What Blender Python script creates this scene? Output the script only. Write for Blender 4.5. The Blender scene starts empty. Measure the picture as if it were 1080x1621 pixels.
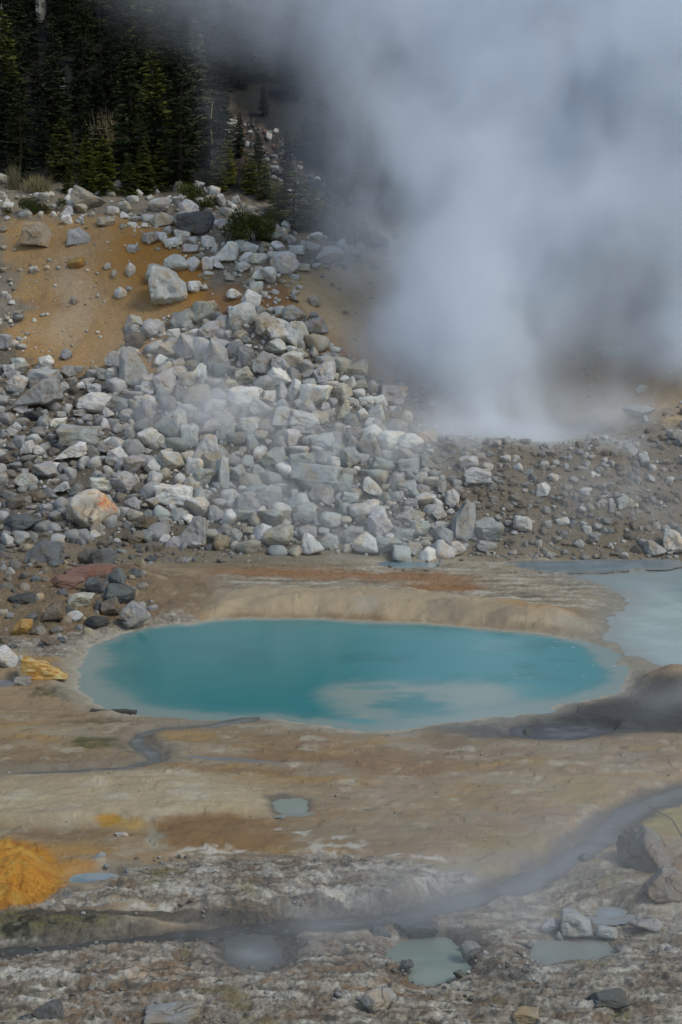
import bpy, bmesh, math, random
import numpy as np
from math import radians, sin, cos, tan, pi

# ------------------------------------------------------------------ camera, sky, sun, exposure
SC = bpy.context.scene
COL = SC.collection
FPX, CX, CY, CAMH, TH = 2251.0, 540.0, 810.5, 7.0, radians(9.0)
cam_d = bpy.data.cameras.new("camera")
cam_d.sensor_fit = 'VERTICAL'
cam_d.sensor_height = 36.0
cam_d.lens = 36.0 * FPX / 1621.0
cam_d.clip_start = 0.1
cam_d.clip_end = 3000
cam = bpy.data.objects.new("camera", cam_d)
cam.location = (0, 0, CAMH)
cam.rotation_euler = (pi / 2 - TH, 0, 0)
COL.objects.link(cam)
SC.camera = cam

SUN_EL, SUN_AZ = radians(50), radians(122)      # azimuth from +Y towards +X
world = bpy.data.worlds.new("World")
SC.world = world
world.use_nodes = True
wn = world.node_tree
bg = wn.nodes['Background']
sky = wn.nodes.new('ShaderNodeTexSky')
sky.sky_type = 'NISHITA'
sky.sun_disc = False
sky.sun_elevation = SUN_EL
sky.sun_rotation = SUN_AZ
sky.dust_density = 1.2
sky.air_density = 1.0
sky.ozone_density = 0.35
wn.links.new(sky.outputs[0], bg.inputs[0])
bg.inputs[1].default_value = 0.15
sun_d = bpy.data.lights.new("sun", 'SUN')
sun_d.energy = 1.1
sun_d.angle = radians(14)
sun_d.color = (1.0, 0.98, 0.84)
sun = bpy.data.objects.new("sun", sun_d)
sun.rotation_euler = (pi / 2 - SUN_EL, 0, pi - SUN_AZ)
COL.objects.link(sun)
SC.view_settings.view_transform = 'Standard'
SC.view_settings.look = 'None'
SC.view_settings.exposure = 0.3
SC.view_settings.gamma = 1.0
SC.cycles.use_denoising = True
SC.cycles.volume_bounces = 12
SC.cycles.volume_step_rate = 2.5
SC.cycles.volume_max_steps = 256
SC.cycles.max_bounces = 14
SC.cycles.diffuse_bounces = 3
SC.cycles.glossy_bounces = 2
SC.cycles.transparent_max_bounces = 8
SC.cycles.sample_clamp_indirect = 4

# ------------------------------------------------------------------ numpy helpers
_rs = np.random.RandomState(7)
_perm = np.concatenate([_rs.permutation(256)] * 3)
_g2 = np.stack([np.cos(np.arange(256) * 2 * pi / 256), np.sin(np.arange(256) * 2 * pi / 256)], 1)
_g3 = _rs.normal(size=(256, 3)); _g3 /= np.linalg.norm(_g3, axis=1)[:, None]

def sst(a, b, t):
    t = np.clip((t - a) / (b - a), 0, 1)
    return t * t * (3 - 2 * t)

def n2(x, y, seed=0):
    x = np.asarray(x, float) + seed * 17.31; y = np.asarray(y, float) - seed * 9.77
    xi = np.floor(x).astype(int); yi = np.floor(y).astype(int)
    fx, fy = x - xi, y - yi
    u = fx * fx * fx * (fx * (fx * 6 - 15) + 10); v = fy * fy * fy * (fy * (fy * 6 - 15) + 10)
    def g(ix, iy, dx, dy):
        h = _perm[_perm[ix & 255] + (iy & 255)]
        return _g2[h, 0] * dx + _g2[h, 1] * dy
    a = g(xi, yi, fx, fy); b = g(xi + 1, yi, fx - 1, fy)
    c = g(xi, yi + 1, fx, fy - 1); d = g(xi + 1, yi + 1, fx - 1, fy - 1)
    return 1.4 * ((a + (b - a) * u) * (1 - v) + (c + (d - c) * u) * v)

def fbm(x, y, oct=4, seed=0, ridge=False, gain=0.5):
    s = 0; a = 1; t = 0
    for i in range(oct):
        n = n2(x, y, seed + i * 3)
        if ridge: n = 1 - 2 * np.abs(n)
        s = s + a * n; t += a; a *= gain; x = x * 2.03; y = y * 2.03
    return s / t

def n3(p, seed=0):
    p = p + seed * 13.7
    pi_ = np.floor(p).astype(int); f = p - pi_
    w = f * f * f * (f * (f * 6 - 15) + 10)
    r = 0
    for dx in (0, 1):
        for dy in (0, 1):
            for dz in (0, 1):
                h = _perm[_perm[_perm[(pi_[:, 0] + dx) & 255] + ((pi_[:, 1] + dy) & 255)] + ((pi_[:, 2] + dz) & 255)]
                g = _g3[h & 255]
                d = g[:, 0] * (f[:, 0] - dx) + g[:, 1] * (f[:, 1] - dy) + g[:, 2] * (f[:, 2] - dz)
                r = r + d * (w[:, 0] if dx else 1 - w[:, 0]) * (w[:, 1] if dy else 1 - w[:, 1]) * (w[:, 2] if dz else 1 - w[:, 2])
    return 1.5 * r

def proj(x, y, z):
    d = y * cos(TH) - (z - CAMH) * sin(TH)
    up = y * sin(TH) + (z - CAMH) * cos(TH)
    return CX + FPX * x / d, CY - FPX * up / d

def plane_xy(px, py, z0=0.0):
    """photo pixel -> point of the basin plane"""
    a = TH + np.arctan((np.asarray(py, float) - CY) / FPX)
    y = (CAMH - z0) / np.tan(a)
    d = y * cos(TH) + (CAMH - z0) * sin(TH)
    return (np.asarray(px, float) - CX) / FPX * d, y

def W(pts, z0=0.0):
    a = np.array(pts, float)
    x, y = plane_xy(a[:, 0], a[:, 1], z0)
    return np.stack([x, y], 1)

def sdf_poly(poly, x, y):
    """signed distance (m), negative inside"""
    d2 = np.full(x.shape, 1e9); ins = np.zeros(x.shape, bool)
    n = len(poly)
    for i in range(n):
        ax, ay = poly[i]; bx, by = poly[(i + 1) % n]
        ex, ey = bx - ax, by - ay
        wx, wy = x - ax, y - ay
        t = np.clip((wx * ex + wy * ey) / (ex * ex + ey * ey + 1e-12), 0, 1)
        d2 = np.minimum(d2, (wx - ex * t) ** 2 + (wy - ey * t) ** 2)
        c = (ay > y) != (by > y)
        with np.errstate(divide='ignore', invalid='ignore'):
            xc = ax + (y - ay) * ex / (ey if abs(ey) > 1e-12 else 1e-12)
        ins ^= c & (x < xc)
    d = np.sqrt(d2)
    return np.where(ins, -d, d)

def sdf_path(path, x, y):
    """path: list of (x, y, halfwidth)"""
    best = np.full(x.shape, 1e9)
    for i in range(len(path) - 1):
        ax, ay, aw = path[i]; bx, by, bw = path[i + 1]
        ex, ey = bx - ax, by - ay
        wx, wy = x - ax, y - ay
        t = np.clip((wx * ex + wy * ey) / (ex * ex + ey * ey + 1e-12), 0, 1)
        d = np.sqrt((wx - ex * t) ** 2 + (wy - ey * t) ** 2) - (aw + (bw - aw) * t)
        best = np.minimum(best, d)
    return best

def PW(pts):
    a = np.array(pts, float); x, y = plane_xy(a[:, 0], a[:, 1])
    return np.stack([x, y, a[:, 2]], 1)

def smooth_poly(p, it=2):
    p = np.array(p, float)
    for _ in range(it):
        q = np.roll(p, -1, 0)
        p = np.stack([p * .75 + q * .25, p * .25 + q * .75], 1).reshape(-1, 2)
    return p

def mesh_np(name, V, Fq, smooth=True):
    me = bpy.data.meshes.new(name)
    V = np.asarray(V, np.float32); Fq = np.asarray(Fq, np.int32)
    k = Fq.shape[1]
    me.vertices.add(len(V)); me.vertices.foreach_set('co', V.ravel())
    me.loops.add(Fq.size); me.loops.foreach_set('vertex_index', Fq.ravel())
    me.polygons.add(len(Fq))
    me.polygons.foreach_set('loop_start', np.arange(0, Fq.size, k, dtype=np.int32))
    me.update(calc_edges=True)
    me.polygons.foreach_set('use_smooth', np.full(len(Fq), smooth))
    me.update()
    return me

def add_attr(me, name, data, kind='FLOAT_COLOR'):
    a = me.attributes.new(name, kind, 'POINT')
    data = np.asarray(data, np.float32)
    a.data.foreach_set('color' if kind == 'FLOAT_COLOR' else 'value', data.ravel())

def link(name, me, mat=None, parent=None):
    o = bpy.data.objects.new(name, me)
    if mat is not None and not me.materials: me.materials.append(mat)
    COL.objects.link(o)
    if parent: o.parent = parent
    return o

def tag(o, label=None, cat=None, group=None, kind=None):
    if label: o['label'] = label
    if cat: o['category'] = cat
    if group: o['group'] = group
    if kind: o['kind'] = kind
    return o

# ------------------------------------------------------------------ node helper
def new_mat(name):
    m = bpy.data.materials.new(name); m.use_nodes = True
    nt = m.node_tree
    return m, nt, nt.nodes['Principled BSDF']

def nd(nt, t, **kw):
    n = nt.nodes.new(t)
    for k, v in kw.items():
        if k.startswith('i_'):
            key = k[2:]
            n.inputs[int(key) if key.isdigit() else key.replace('_', ' ')].default_value = v
        else: setattr(n, k, v)
    return n

def noise(nt, vec, scale, detail=4, rough=.55):
    n = nd(nt, 'ShaderNodeTexNoise', i_Scale=scale, i_Detail=detail, i_Roughness=rough)
    if vec is not None: nt.links.new(vec, n.inputs['Vector'])
    return n.outputs['Fac']

def ramp(nt, fac, a, b, lo=0.0, hi=1.0):
    n = nd(nt, 'ShaderNodeMapRange', clamp=True)
    n.inputs[1].default_value = a; n.inputs[2].default_value = b
    n.inputs[3].default_value = lo; n.inputs[4].default_value = hi
    nt.links.new(fac, n.inputs[0]); return n.outputs[0]

def mixc(nt, fac, a, b, blend='MIX'):
    n = nd(nt, 'ShaderNodeMix', data_type='RGBA', blend_type=blend)
    for sock, v in ((n.inputs[0], fac), (n.inputs[6], a), (n.inputs[7], b)):
        if isinstance(v, (tuple, float, int)): sock.default_value = v
        else: nt.links.new(v, sock)
    return n.outputs[2]

def val_scale(nt, col, fac):
    n = nd(nt, 'ShaderNodeVectorMath', operation='SCALE')
    nt.links.new(col, n.inputs[0]); nt.links.new(fac, n.inputs['Scale']); return n.outputs[0]

def bump(nt, h, strength, dist, bsdf):
    b = nd(nt, 'ShaderNodeBump', i_Strength=strength, i_Distance=dist)
    nt.links.new(h, b.inputs['Height']); nt.links.new(b.outputs[0], bsdf.inputs['Normal']); return b

# ------------------------------------------------------------------ water bodies (photo outlines laid on the ground plane)
POOL = smooth_poly(W([(124, 1062), (140, 1030), (170, 1006), (235, 990), (300, 981), (420, 974), (520, 976), (640, 983), (760, 991),
             (850, 1000), (925, 1014), (965, 1036), (992, 1062), (985, 1085), (935, 1103), (862, 1116), (780, 1127), (700, 1140),
             (640, 1151), (560, 1152), (500, 1141), (430, 1134), (330, 1136), (260, 1133), (185, 1122), (140, 1098)]))
PALE = smooth_poly(W([(880, 898), (960, 905), (1080, 893), (1400, 885), (1600, 960), (1400, 1070), (1150, 1068), (1075, 1052), (1015, 1040),
             (985, 1012), (955, 992), (985, 965), (1000, 948), (985, 930), (930, 912)]))
FARP = smooth_poly(W([(590, 889), (620, 884), (690, 886), (700, 892), (640, 896)]))
BACKP = smooth_poly(W([(800, 893), (830, 886), (950, 884), (1080, 884), (1080, 892), (960, 902), (870, 900)]))
LEFTP = smooth_poly(W([(-40, 1082), (0, 1070), (22, 1071), (20, 1082), (0, 1086), (-40, 1090)]))
P1 = smooth_poly(W([(432, 1268), (485, 1267), (488, 1280), (484, 1292), (436, 1292)]), 1)
P2 = smooth_poly(W([(108, 1388), (118, 1379), (150, 1376), (185, 1378), (193, 1388), (180, 1398), (140, 1400), (115, 1397)]))
P3 = smooth_poly(W([(605, 1508), (640, 1482), (700, 1478), (722, 1486), (738, 1520), (752, 1528), (720, 1548), (672, 1560), (648, 1552), (655, 1530), (630, 1520)]), 1)
P4 = smooth_poly(W([(352, 1500), (375, 1485), (415, 1480), (450, 1495), (445, 1515), (420, 1535), (390, 1528), (362, 1515)]))
P5 = smooth_poly(W([(838, 1500), (860, 1488), (905, 1492), (950, 1486), (978, 1505), (940, 1520), (900, 1516), (862, 1530), (845, 1520)]))
P6 = smooth_poly(W([(940, 1448), (965, 1442), (998, 1450), (985, 1462), (955, 1464)]))
P7 = smooth_poly(W([(800, 1149), (815, 1141), (860, 1137), (930, 1138), (970, 1144), (955, 1157), (900, 1169), (840, 1166)]))
STREAM = PW([(1300, 1200, 0.252), (1120, 1238, 0.238), (1040, 1262, 0.216), (980, 1288, 0.202), (945, 1322, 0.202), (885, 1366, 0.209), (800, 1403, 0.187), (700, 1430, 0.158),
             (620, 1447, 0.144), (500, 1458, 0.180), (380, 1468, 0.173), (250, 1478, 0.086), (120, 1488, 0.065), (0, 1500, 0.086), (-150, 1512, 0.144), (-500, 1530, 0.216)])
RIV = PW([(408, 1126, .12), (388, 1138, .10), (330, 1148, .09), (260, 1152, .07), (222, 1160, .08), (215, 1174, .11), (240, 1190, .13), (246, 1202, .1),
          (200, 1213, .06), (120, 1219, .05), (50, 1222, .05), (-60, 1228, .05)])
RIV2 = PW([(300, 1197, .03), (345, 1199, .05), (400, 1203, .05), (440, 1206, .02)])

def wob(x, y, s, a, seed): return a * fbm(x * s, y * s, 3, seed)
WATERS = [  # name, sdf, level, slope, maxdepth, bank width
    ('pool', lambda x, y: sdf_poly(POOL, x, y) + wob(x, y, .8, .28, 1) + wob(x, y, 3.5, .10, 91), -0.06, .35, .6, .5),
    ('pale', lambda x, y: sdf_poly(PALE, x, y) + wob(x, y, 1.2, .35, 2), -0.08, .10, .2, 1.2),
    ('farp', lambda x, y: sdf_poly(FARP, x, y) + wob(x, y, 1.2, .2, 3), -0.07, .2, .2, .5),
    ('backp', lambda x, y: sdf_poly(BACKP, x, y) + wob(x, y, 1.0, .4, 4), -0.055, .1, .2, .6),
    ('leftp', lambda x, y: sdf_poly(LEFTP, x, y), -0.06, .3, .2, .25),
    ('p1', lambda x, y: sdf_poly(P1, x, y) + wob(x, y, 6, .03, 6), 0.03, 1.2, .15, .12),
    ('p2', lambda x, y: sdf_poly(P2, x, y) + wob(x, y, 4, .02, 7), -0.04, .5, .15, .12),
    ('p3', lambda x, y: sdf_poly(P3, x, y) + wob(x, y, 5, .06, 8), -0.03, 1.0, .2, .10),
    ('p4', lambda x, y: sdf_poly(P4, x, y) + wob(x, y, 4, .05, 9), -0.05, .6, .2, .30),
    ('p5', lambda x, y: sdf_poly(P5, x, y) + wob(x, y, 4, .06, 10), -0.0, .5, .15, .20),
    ('p6', lambda x, y: sdf_poly(P6, x, y) + wob(x, y, 4, .05, 11), 0.06, .5, .15, .15),
    ('p7', lambda x, y: sdf_poly(P7, x, y) + wob(x, y, 2.2, .13, 12), -0.10, .4, .15, .22),
    ('stream', lambda x, y: sdf_path(STREAM, x, y) + wob(x, y, 1.5, .16, 13) + wob(x, y, 6, .06, 93), -0.07, .5, .12, .28),
    ('riv', lambda x, y: np.maximum(sdf_path(RIV, x, y) * .9 - .005 + wob(x, y, 3, .05, 14), .03 - WATERS[0][1](x, y)), -0.03, .5, .06, .15),
    ('riv2', lambda x, y: sdf_path(RIV2, x, y) - .02 + wob(x, y, 3, .02, 15), -0.02, .5, .05, .12),
]

# ------------------------------------------------------------------ terrain: macro profile per column
PCOL = np.array([-300, 0, 150, 300, 450, 600, 720, 860, 1000, 1080, 1500], float)
def kn(vis, tail):
    out = [(-50.0, 0.0), (30.0, 0.0)]
    for py, y in vis:
        out.append((y, CAMH + y * tan(math.atan((CY - py) / FPX) - TH)))
    return out + tail
T_ = [(66, 13.2), (78, 19.5), (95, 31), (130, 62), (220, 150)]
PROF = [
    kn([(868, 37), (780, 41), (600, 47.5), (520, 50.5), (440, 53.5), (360, 56.5), (310, 60)], T_),
    kn([(868, 37), (780, 41), (600, 47.5), (520, 50.5), (440, 53.5), (360, 56.5), (306, 60)], T_),
    kn([(872, 37), (760, 41.5), (620, 47), (575, 49), (500, 51), (420, 53.5), (350, 55.8), (318, 59)], T_),
    kn([(875, 37), (760, 41), (620, 46), (500, 50), (420, 53), (360, 56), (325, 60)], T_),
    kn([(878, 37), (760, 41), (640, 44.5), (500, 48.5), (440, 51.5), (400, 54), (372, 58)], T_),
    kn([(880, 37), (760, 40.5), (700, 42.5), (640, 45), (600, 47), (480, 52), (410, 57), (393, 61)], T_),
    kn([(883, 37), (760, 40), (690, 42.5)], [(44.5, 2.0), (47.2, 2.3)]) + kn([(600, 50), (480, 55), (420, 59), (400, 63)], T_[1:])[2:],
    kn([(886, 37.2), (760, 40.5), (700, 42.3)], [(44.5, 1.9), (48.2, 2.3)]) + kn([(600, 52), (500, 55.5), (430, 59), (400, 63)], T_[1:])[2:],
    kn([(888, 37.5), (740, 41), (690, 43)], [(44.8, 2.5), (46, 2.7)]) + kn([(640, 48), (560, 51), (450, 57), (400, 62)], T_[1:])[2:],
    kn([(888, 38), (700, 42.5), (650, 45), (550, 50), (450, 56), (400, 61)], T_[1:]),
    kn([(888, 38), (700, 42.5), (650, 45), (550, 50), (450, 56), (400, 61)], T_[1:]),
]
YT = np.arange(-50, 220, .1)
ZT = []
for k in PROF:
    k = np.array(k); z = np.interp(YT, k[:, 0], k[:, 1])
    w = np.exp(-.5 * (np.arange(-20, 21) / 5.0) ** 2); w /= w.sum()
    ZT.append(np.convolve(np.pad(z, 20, 'edge'), w, 'valid'))
ZT = np.array(ZT)
PF = np.arange(-300, 1501, 6.0)
ZF = np.array([np.interp(PF, PCOL, ZT[:, j]) for j in range(len(YT))]).T
_w = np.exp(-.5 * (np.arange(-18, 19) / 8.0) ** 2); _w /= _w.sum()
ZF = np.apply_along_axis(lambda v: np.convolve(np.pad(v, 18, 'edge'), _w, 'valid'), 0, ZF)

def macro(x, y):
    p = CX + FPX * x / np.maximum(y, 4)
    g = np.clip((p - PF[0]) / 6.0, 0, len(PF) - 1.001); ci = g.astype(int); t = g - ci
    f = np.clip((y - YT[0]) / .1, 0, len(YT) - 2.001); iy = f.astype(int); fy = f - iy
    a = ZF[ci, iy] * (1 - fy) + ZF[ci, iy + 1] * fy
    b = ZF[ci + 1, iy] * (1 - fy) + ZF[ci + 1, iy + 1] * fy
    return a + (b - a) * t

BERM = smooth_poly(W([(318, 978), (325, 952), (345, 941), (430, 936), (560, 938), (700, 946), (800, 952), (900, 968), (958, 990), (940, 998), (850, 994), (700, 984), (600, 976), (450, 972), (380, 972)]))
LBANK = smooth_poly(W([(-700, 1010), (0, 1020), (110, 1008), (180, 992), (235, 982), (325, 962), (345, 925), (240, 900), (-700, 890)]))
def ell(qx, qy, cx, cy, rx, ry): return np.sqrt(((qx - cx) / rx) ** 2 + ((qy - cy) / ry) ** 2)

def base_h(x, y):
    """height with mid-size forms, no fine crust"""
    z = macro(x, y)
    up = sst(36, 40, y)
    z = z + up * .35 * fbm(x / 4, y / 4, 3, 20) + sst(62, 75, y) * 2.0 * fbm(x / 12, y / 12, 3, 25)
    lo = 1 - sst(34, 37, y)
    with np.errstate(all='ignore'):
        qx, qy = proj(x, np.maximum(y, 8), np.zeros_like(x))
    z = z + lo * (.05 * fbm(x / 2.5, y / 2.5, 3, 30) + .03)
    s = sdf_poly(BERM, x, y) + .25 * n2(x * .7, y * .7, 31)
    z = z + .24 * sst(.15, -.95, s + .25 * n2(x * 1.6, y * 1.6, 38)) * (1 + .25 * n2(x * .6, y * .9, 37))
    s = sdf_poly(LBANK, x, y) + .3 * n2(x, y, 32)
    z = z + .40 * sst(0, -2.0, s) * (1 + .5 * n2(x * .8, y * .8, 33))
    z = z + .30 * sst(1.1, .2, ell(qx, qy, 1085, 1090, 95, 26))
    _e = ell(qx, qy, -15, 1392, 112, 52)
    z = z + .30 * np.sqrt(np.clip(1 - _e ** 2, 0, 1)) * sst(1.05, .6, _e) * (1 + .12 * n2(x * 5, y * 5, 34) + .08 * n2(x * 13, y * 13, 36))
    z = z + .10 * sst(1.1, .5, ell(qx, qy, 150, 1270, 330, 45))
    z = z + .07 * sst(1.0, .3, ell(qx, qy, 355, 1325, 120, 28))
    z = z + .09 * sst(1.15, .7, ell(qx, qy, 480, 1415, 330, 38) + .25 * n2(x * 2, y * 2, 35))
    z = z + .22 * sst(1.2, .4, ell(qx, qy, 1030, 1400, 170, 60))
    z = z - .05 * sst(1.1, .6, ell(qx, qy, 890, 1140, 220, 28))
    return z

def carve(x, y, z):
    zone = (y > 8) & (y < 39)
    xs, ys, zs = x[zone], y[zone], z[zone].copy()
    for name, f, L, sl, dep, bank in WATERS:
        s = f(xs, ys)
        t = sst(0, bank, s)
        zs = np.where(s < 0, np.minimum(zs, L + np.maximum(s * sl, -dep)), L + (zs - L) * t)
    z = z.copy(); z[zone] = zs
    return z

def crust_mask(qx, qy, x, y):
    n = .45 * fbm(x * .8, y * 1.2, 4, 40)
    m = sst(1.1, .8, ell(qx, qy, 470, 1410, 330, 56) + n)                # above the stream
    m = np.maximum(m, sst(1462, 1500, qy + 60 * n + (qx < 650) * 0 + np.maximum(qx - 560, 0) * .04))
    m = np.maximum(m, sst(.9, .6, ell(qx, qy, 900, 1470, 330, 90) + n) * .8)
    m = np.maximum(m, .8 * sst(1.1, .8, ell(qx, qy, 60, 1440, 130, 35) + n))
    m = np.maximum(m, .45 * sst(965, 945, qy) * sst(300, 420, qx) * sst(882, 890, qy))
    m = np.maximum(m, .95 * sst(1.1, .8, ell(qx, qy, 110, 985, 190, 62) + n))
    m = np.maximum(m, .8 * sst(1.2, .8, ell(qx, qy, 40, 1462, 190, 26) + n))
    return m

def fine_h(x, y, z, qx, qy):
    cm = crust_mask(qx, qy, x, y)
    rr = fbm(x * 1.5, y * 3.0, 5, 41, ridge=True)
    f = cm * (.055 * rr + .05 * fbm(x * 5, y * 9, 4, 42) + .02 * fbm(x * 16, y * 18, 3, 49) + .02 * np.round(2.5 * fbm(x * 1.2, y * 2.4, 3, 43)) )
    hole = fbm(x * 2.2, y * 4.5, 3, 44)
    f = f - cm * .10 * sst(.28, .5, hole)
    lo = 1 - sst(36, 38, y)
    f = f + lo * (1 - cm) * (.014 * fbm(x * 5, y * 8, 4, 45) + .03 * fbm(x * 1.5, y * 2.5, 3, 48) + .035 * np.abs(fbm(x * .9, y * 1.8, 5, 87)) * 2 + .02 * np.round(2.2 * fbm(x * .7, y * 1.3, 4, 89)))
    up = sst(36.5, 38.5, y)
    f = f + up * (.10 * fbm(x * 1.2, y * 1.2, 4, 46) + .025 * fbm(x * 7, y * 7, 3, 47))
    return f, cm

def height(x, y):
    z = base_h(x, y)
    qx, qy = proj(x, np.maximum(y, 8), np.zeros_like(x))
    f, cm = fine_h(x, y, z, qx, qy)
    # keep the finest relief out of the water
    zc = carve(x, y, z)
    ws = np.full(x.shape, 9.0); zone = (y > 8) & (y < 39)
    for w in WATERS:
        ws[zone] = np.minimum(ws[zone], w[1](x[zone], y[zone]))
    k = sst(-.02, .30, ws)
    el = ell(qx, qy, 885, 1151, 70, 12) + .25 * fbm(x * 2, y * 2, 3, 95)
    zc = zc + .075 * np.exp(-((el - .75) / .13) ** 2) * (1 + n2(x * 5, y * 5, 96)) + .05 * np.exp(-((ell(qx, qy, 860, 1150, 35, 6) - .8) / .2) ** 2)
    return zc + f * k, cm, ws, qx, qy

# ------------------------------------------------------------------ view -> ground lookup table
_pxs = np.arange(-160, 1241, 4.0)
_ys = np.concatenate([np.arange(9, 36, .04), np.arange(36, 150, .06)])
_PX, _Y = np.meshgrid(_pxs, _ys, indexing='ij')
_X = (_PX - CX) / FPX * (_Y * cos(TH) + CAMH * sin(TH))
for _ in range(3):
    _Z = macro(_X, _Y)
    _X = (_PX - CX) / FPX * (_Y * cos(TH) - (_Z - CAMH) * sin(TH))
_Z = base_h(_X, _Y)
_PYm = np.minimum.accumulate(proj(_X, _Y, _Z)[1], axis=1)

def hit(px, py):
    """ground point seen at a photo pixel"""
    i = int(np.clip(round((px + 160) / 4), 0, len(_pxs) - 1))
    row = _PYm[i]
    j = int(np.searchsorted(-row, -py)); j = min(j, len(row) - 1)
    y = _ys[j]; z = _Z[i, j]
    d = y * cos(TH) - (z - CAMH) * sin(TH)
    return (px - CX) / FPX * d, y, z, d

# ------------------------------------------------------------------ ground colours (albedo) in world-fixed patches
def paint(x, y, z, cm, ws, qx, qy):
    n = len(x)
    px, py = proj(x, np.maximum(y, 8), z)
    up = sst(36.3, 37.8, y + .8 * fbm(x * .5, y * .5, 3, 50))
    A = fbm(x * .5, y * .5, 4, 51); B = fbm(x * 1.7, y * 1.7, 4, 52); C_ = fbm(x * 6, y * 6, 4, 53)
    ST = fbm(x * .9, y * 3.5, 4, 54)            # streaks lying across the view
    sand = np.array([.335, .25, .16]); col = np.tile(sand, (n, 1)); rough = np.full(n, .85)
    wx = qx + 26 * B + 14 * A; wy = qy + 9 * B + 3 * C_
    def mix(c, m, a=1.0):
        nonlocal col
        m = np.clip(m * a, 0, 1)[:, None]; col = col * (1 - m) + np.array(c) * m
    def e(cx, cy, rx, ry, soft=.35):
        return sst(1 + soft, 1 - soft, ell(wx, wy, cx, cy, rx, ry))
    mix((.25, .175, .105), sst(-.1, .5, A + .4 * B), .8)
    mix((.38, .31, .22), sst(.0, .5, -A + .5 * B), .5)
    lo = 1 - up
    # --- band behind the berm: pale crust streaks
    bandm = sst(972, 955, wy) * sst(300, 400, wx) * lo
    mix((.34, .30, .24), bandm, .9)
    mix((.52, .50, .45), bandm * sst(.05, .35, ST + .3 * C_), .85)
    mix((.14, .13, .11), bandm * sst(.12, .4, -ST + .35 * C_), .8)
    mix((.30, .15, .06), sst(13, 3, np.abs(wy - (905 + .03 * (wx - 330)))) * sst(300, 360, wx) * sst(800, 700, wx), .8)
    mix((.30, .14, .05), e(700, 930, 70, 7), .8)
    mix((.24, .18, .10), e(420, 893, 150, 8), .6)
    mix((.40, .37, .31), sst(898, 880, wy) * sst(250, 400, wx) * lo, .6)
    # --- berm
    bs = sdf_poly(BERM, x, y) + .2 * B
    bm = sst(.1, -.25, bs)
    mix((.44, .36, .255), bm, .95)
    mix((.46, .39, .29), bm * sst(.1, .5, B + .4 * C_), .7)
    mix((.33, .24, .15), bm * sst(.15, .55, A + ST * .6), .6)
    mix((.44, .42, .38), e(580, 968, 22, 6) + e(905, 988, 45, 6) + e(730, 960, 30, 4), .45)
    mix((.22, .19, .16), e(715, 975, 40, 9) + e(800, 985, 40, 8), .5)
    mix((.40, .24, .09), e(850, 970, 50, 9), .6)
    # --- left bank
    lb = sst(.3, -.3, sdf_poly(LBANK, x, y) + .3 * B)
    mix((.21, .155, .10), lb, .85)
    mix((.12, .105, .085), lb * sst(.05, .4, B - .3 * A), .7)
    mix((.42, .37, .30), lb * sst(.2, .5, -B + C_ * .5), .6)
    mix((.27, .16, .07), lb * sst(.25, .5, A + C_ * .4), .6)
    mix((.17, .155, .12), e(230, 870, 330, 32) * lo, .7)
    # --- between left bank and plank: mossy, ochre, pale
    mix((.38, .35, .25), e(90, 1035, 90, 16), .6)
    mix((.35, .20, .05), e(75, 1042, 40, 9), .6)
    mix((.07, .075, .035), e(95, 1100, 55, 10) * sst(-.1, .2, C_ + B), .9)
    mix((.05, .06, .03), e(85, 1095, 30, 6), .7)
    mix((.10, .10, .06), e(40, 1060, 60, 10) * sst(0, .3, B), .6)
    # --- flats in front of the pool
    mix((.26, .19, .12), e(300, 1180, 500, 45), .5)
    mix((.09, .095, .03), e(150, 1180, 48, 9) * sst(-.3, .1, B + ST), .9)
    mix((.12, .13, .02), e(214, 1191, 16, 5), .9)
    mix((.10, .09, .05), e(140, 1144, 60, 5) * sst(-.2, .2, ST), .7)
    mix((.40, .26, .09), e(40, 1160, 70, 14), .6)
    mix((.42, .28, .10), e(320, 1164, 30, 4), .5)
    mix((.27, .165, .085), e(560, 1215, 260, 30, .5), .6)
    mix((.42, .26, .08), e(420, 1237, 150, 8), .6)
    mix((.40, .34, .27), e(650, 1250, 200, 22, .5), .35)
    mix((.29, .24, .19), e(900, 1190, 300, 28, .5), .55)
    mix((.48, .46, .42), e(215, 1133, 40, 5) + e(470, 1150, 60, 4), .5)
    mix((.46, .45, .42), e(640, 1166, 30, 5), .6)
    fl = lo * sst(1120, 1150, wy) * (1 - cm)
    S2 = fbm(x * .8 + .9 * B, y * 2.0 + .9 * A, 6, 81); S3 = fbm(x * 3, y * 5, 5, 82)
    mix((.40, .37, .30), fl * sst(.10, .40, S2), .5)
    mix((.19, .15, .10), fl * sst(.12, .42, -S2 + .2 * S3), .38)
    mix((.34, .315, .26), fl * sst(.0, .35, fbm(x * .5, y * 1.1, 4, 83)), .6)
    mix((.36, .25, .10), fl * sst(.14, .38, fbm(x * .8 + .6 * B, y * 1.5, 5, 84)), .55)
    mix((.47, .44, .37), fl * sst(.22, .40, fbm(x * 1.6, y * 2.6, 5, 88) + .2 * C_), .6)
    mix((.10, .09, .075), fl * sst(.36, .46, S3 + .3 * S2), .5)
    # --- dark mud
    mix((.075, .076, .07), e(890, 1142, 225, 31, .25), 1)
    mix((.052, .053, .05), e(1060, 1125, 150, 34, .3), .95)
    mix((.17, .17, .175), e(745, 1155, 70, 14), .6)
    mix((.04, .04, .042), e(885, 1148, 100, 24, .2) * sst(-.15, .25, ST + C_), .7)
    mix((.33, .25, .18), e(1075, 1082, 80, 15), .9)
    mix((.20, .15, .11), e(1010, 1078, 25, 12), .6)
    # --- pale ledge
    led = e(150, 1265, 330, 44, .25)
    mix((.46, .395, .28), led, .85)
    mix((.55, .51, .43), led * sst(.0, .4, B + .3 * ST), .6)
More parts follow.
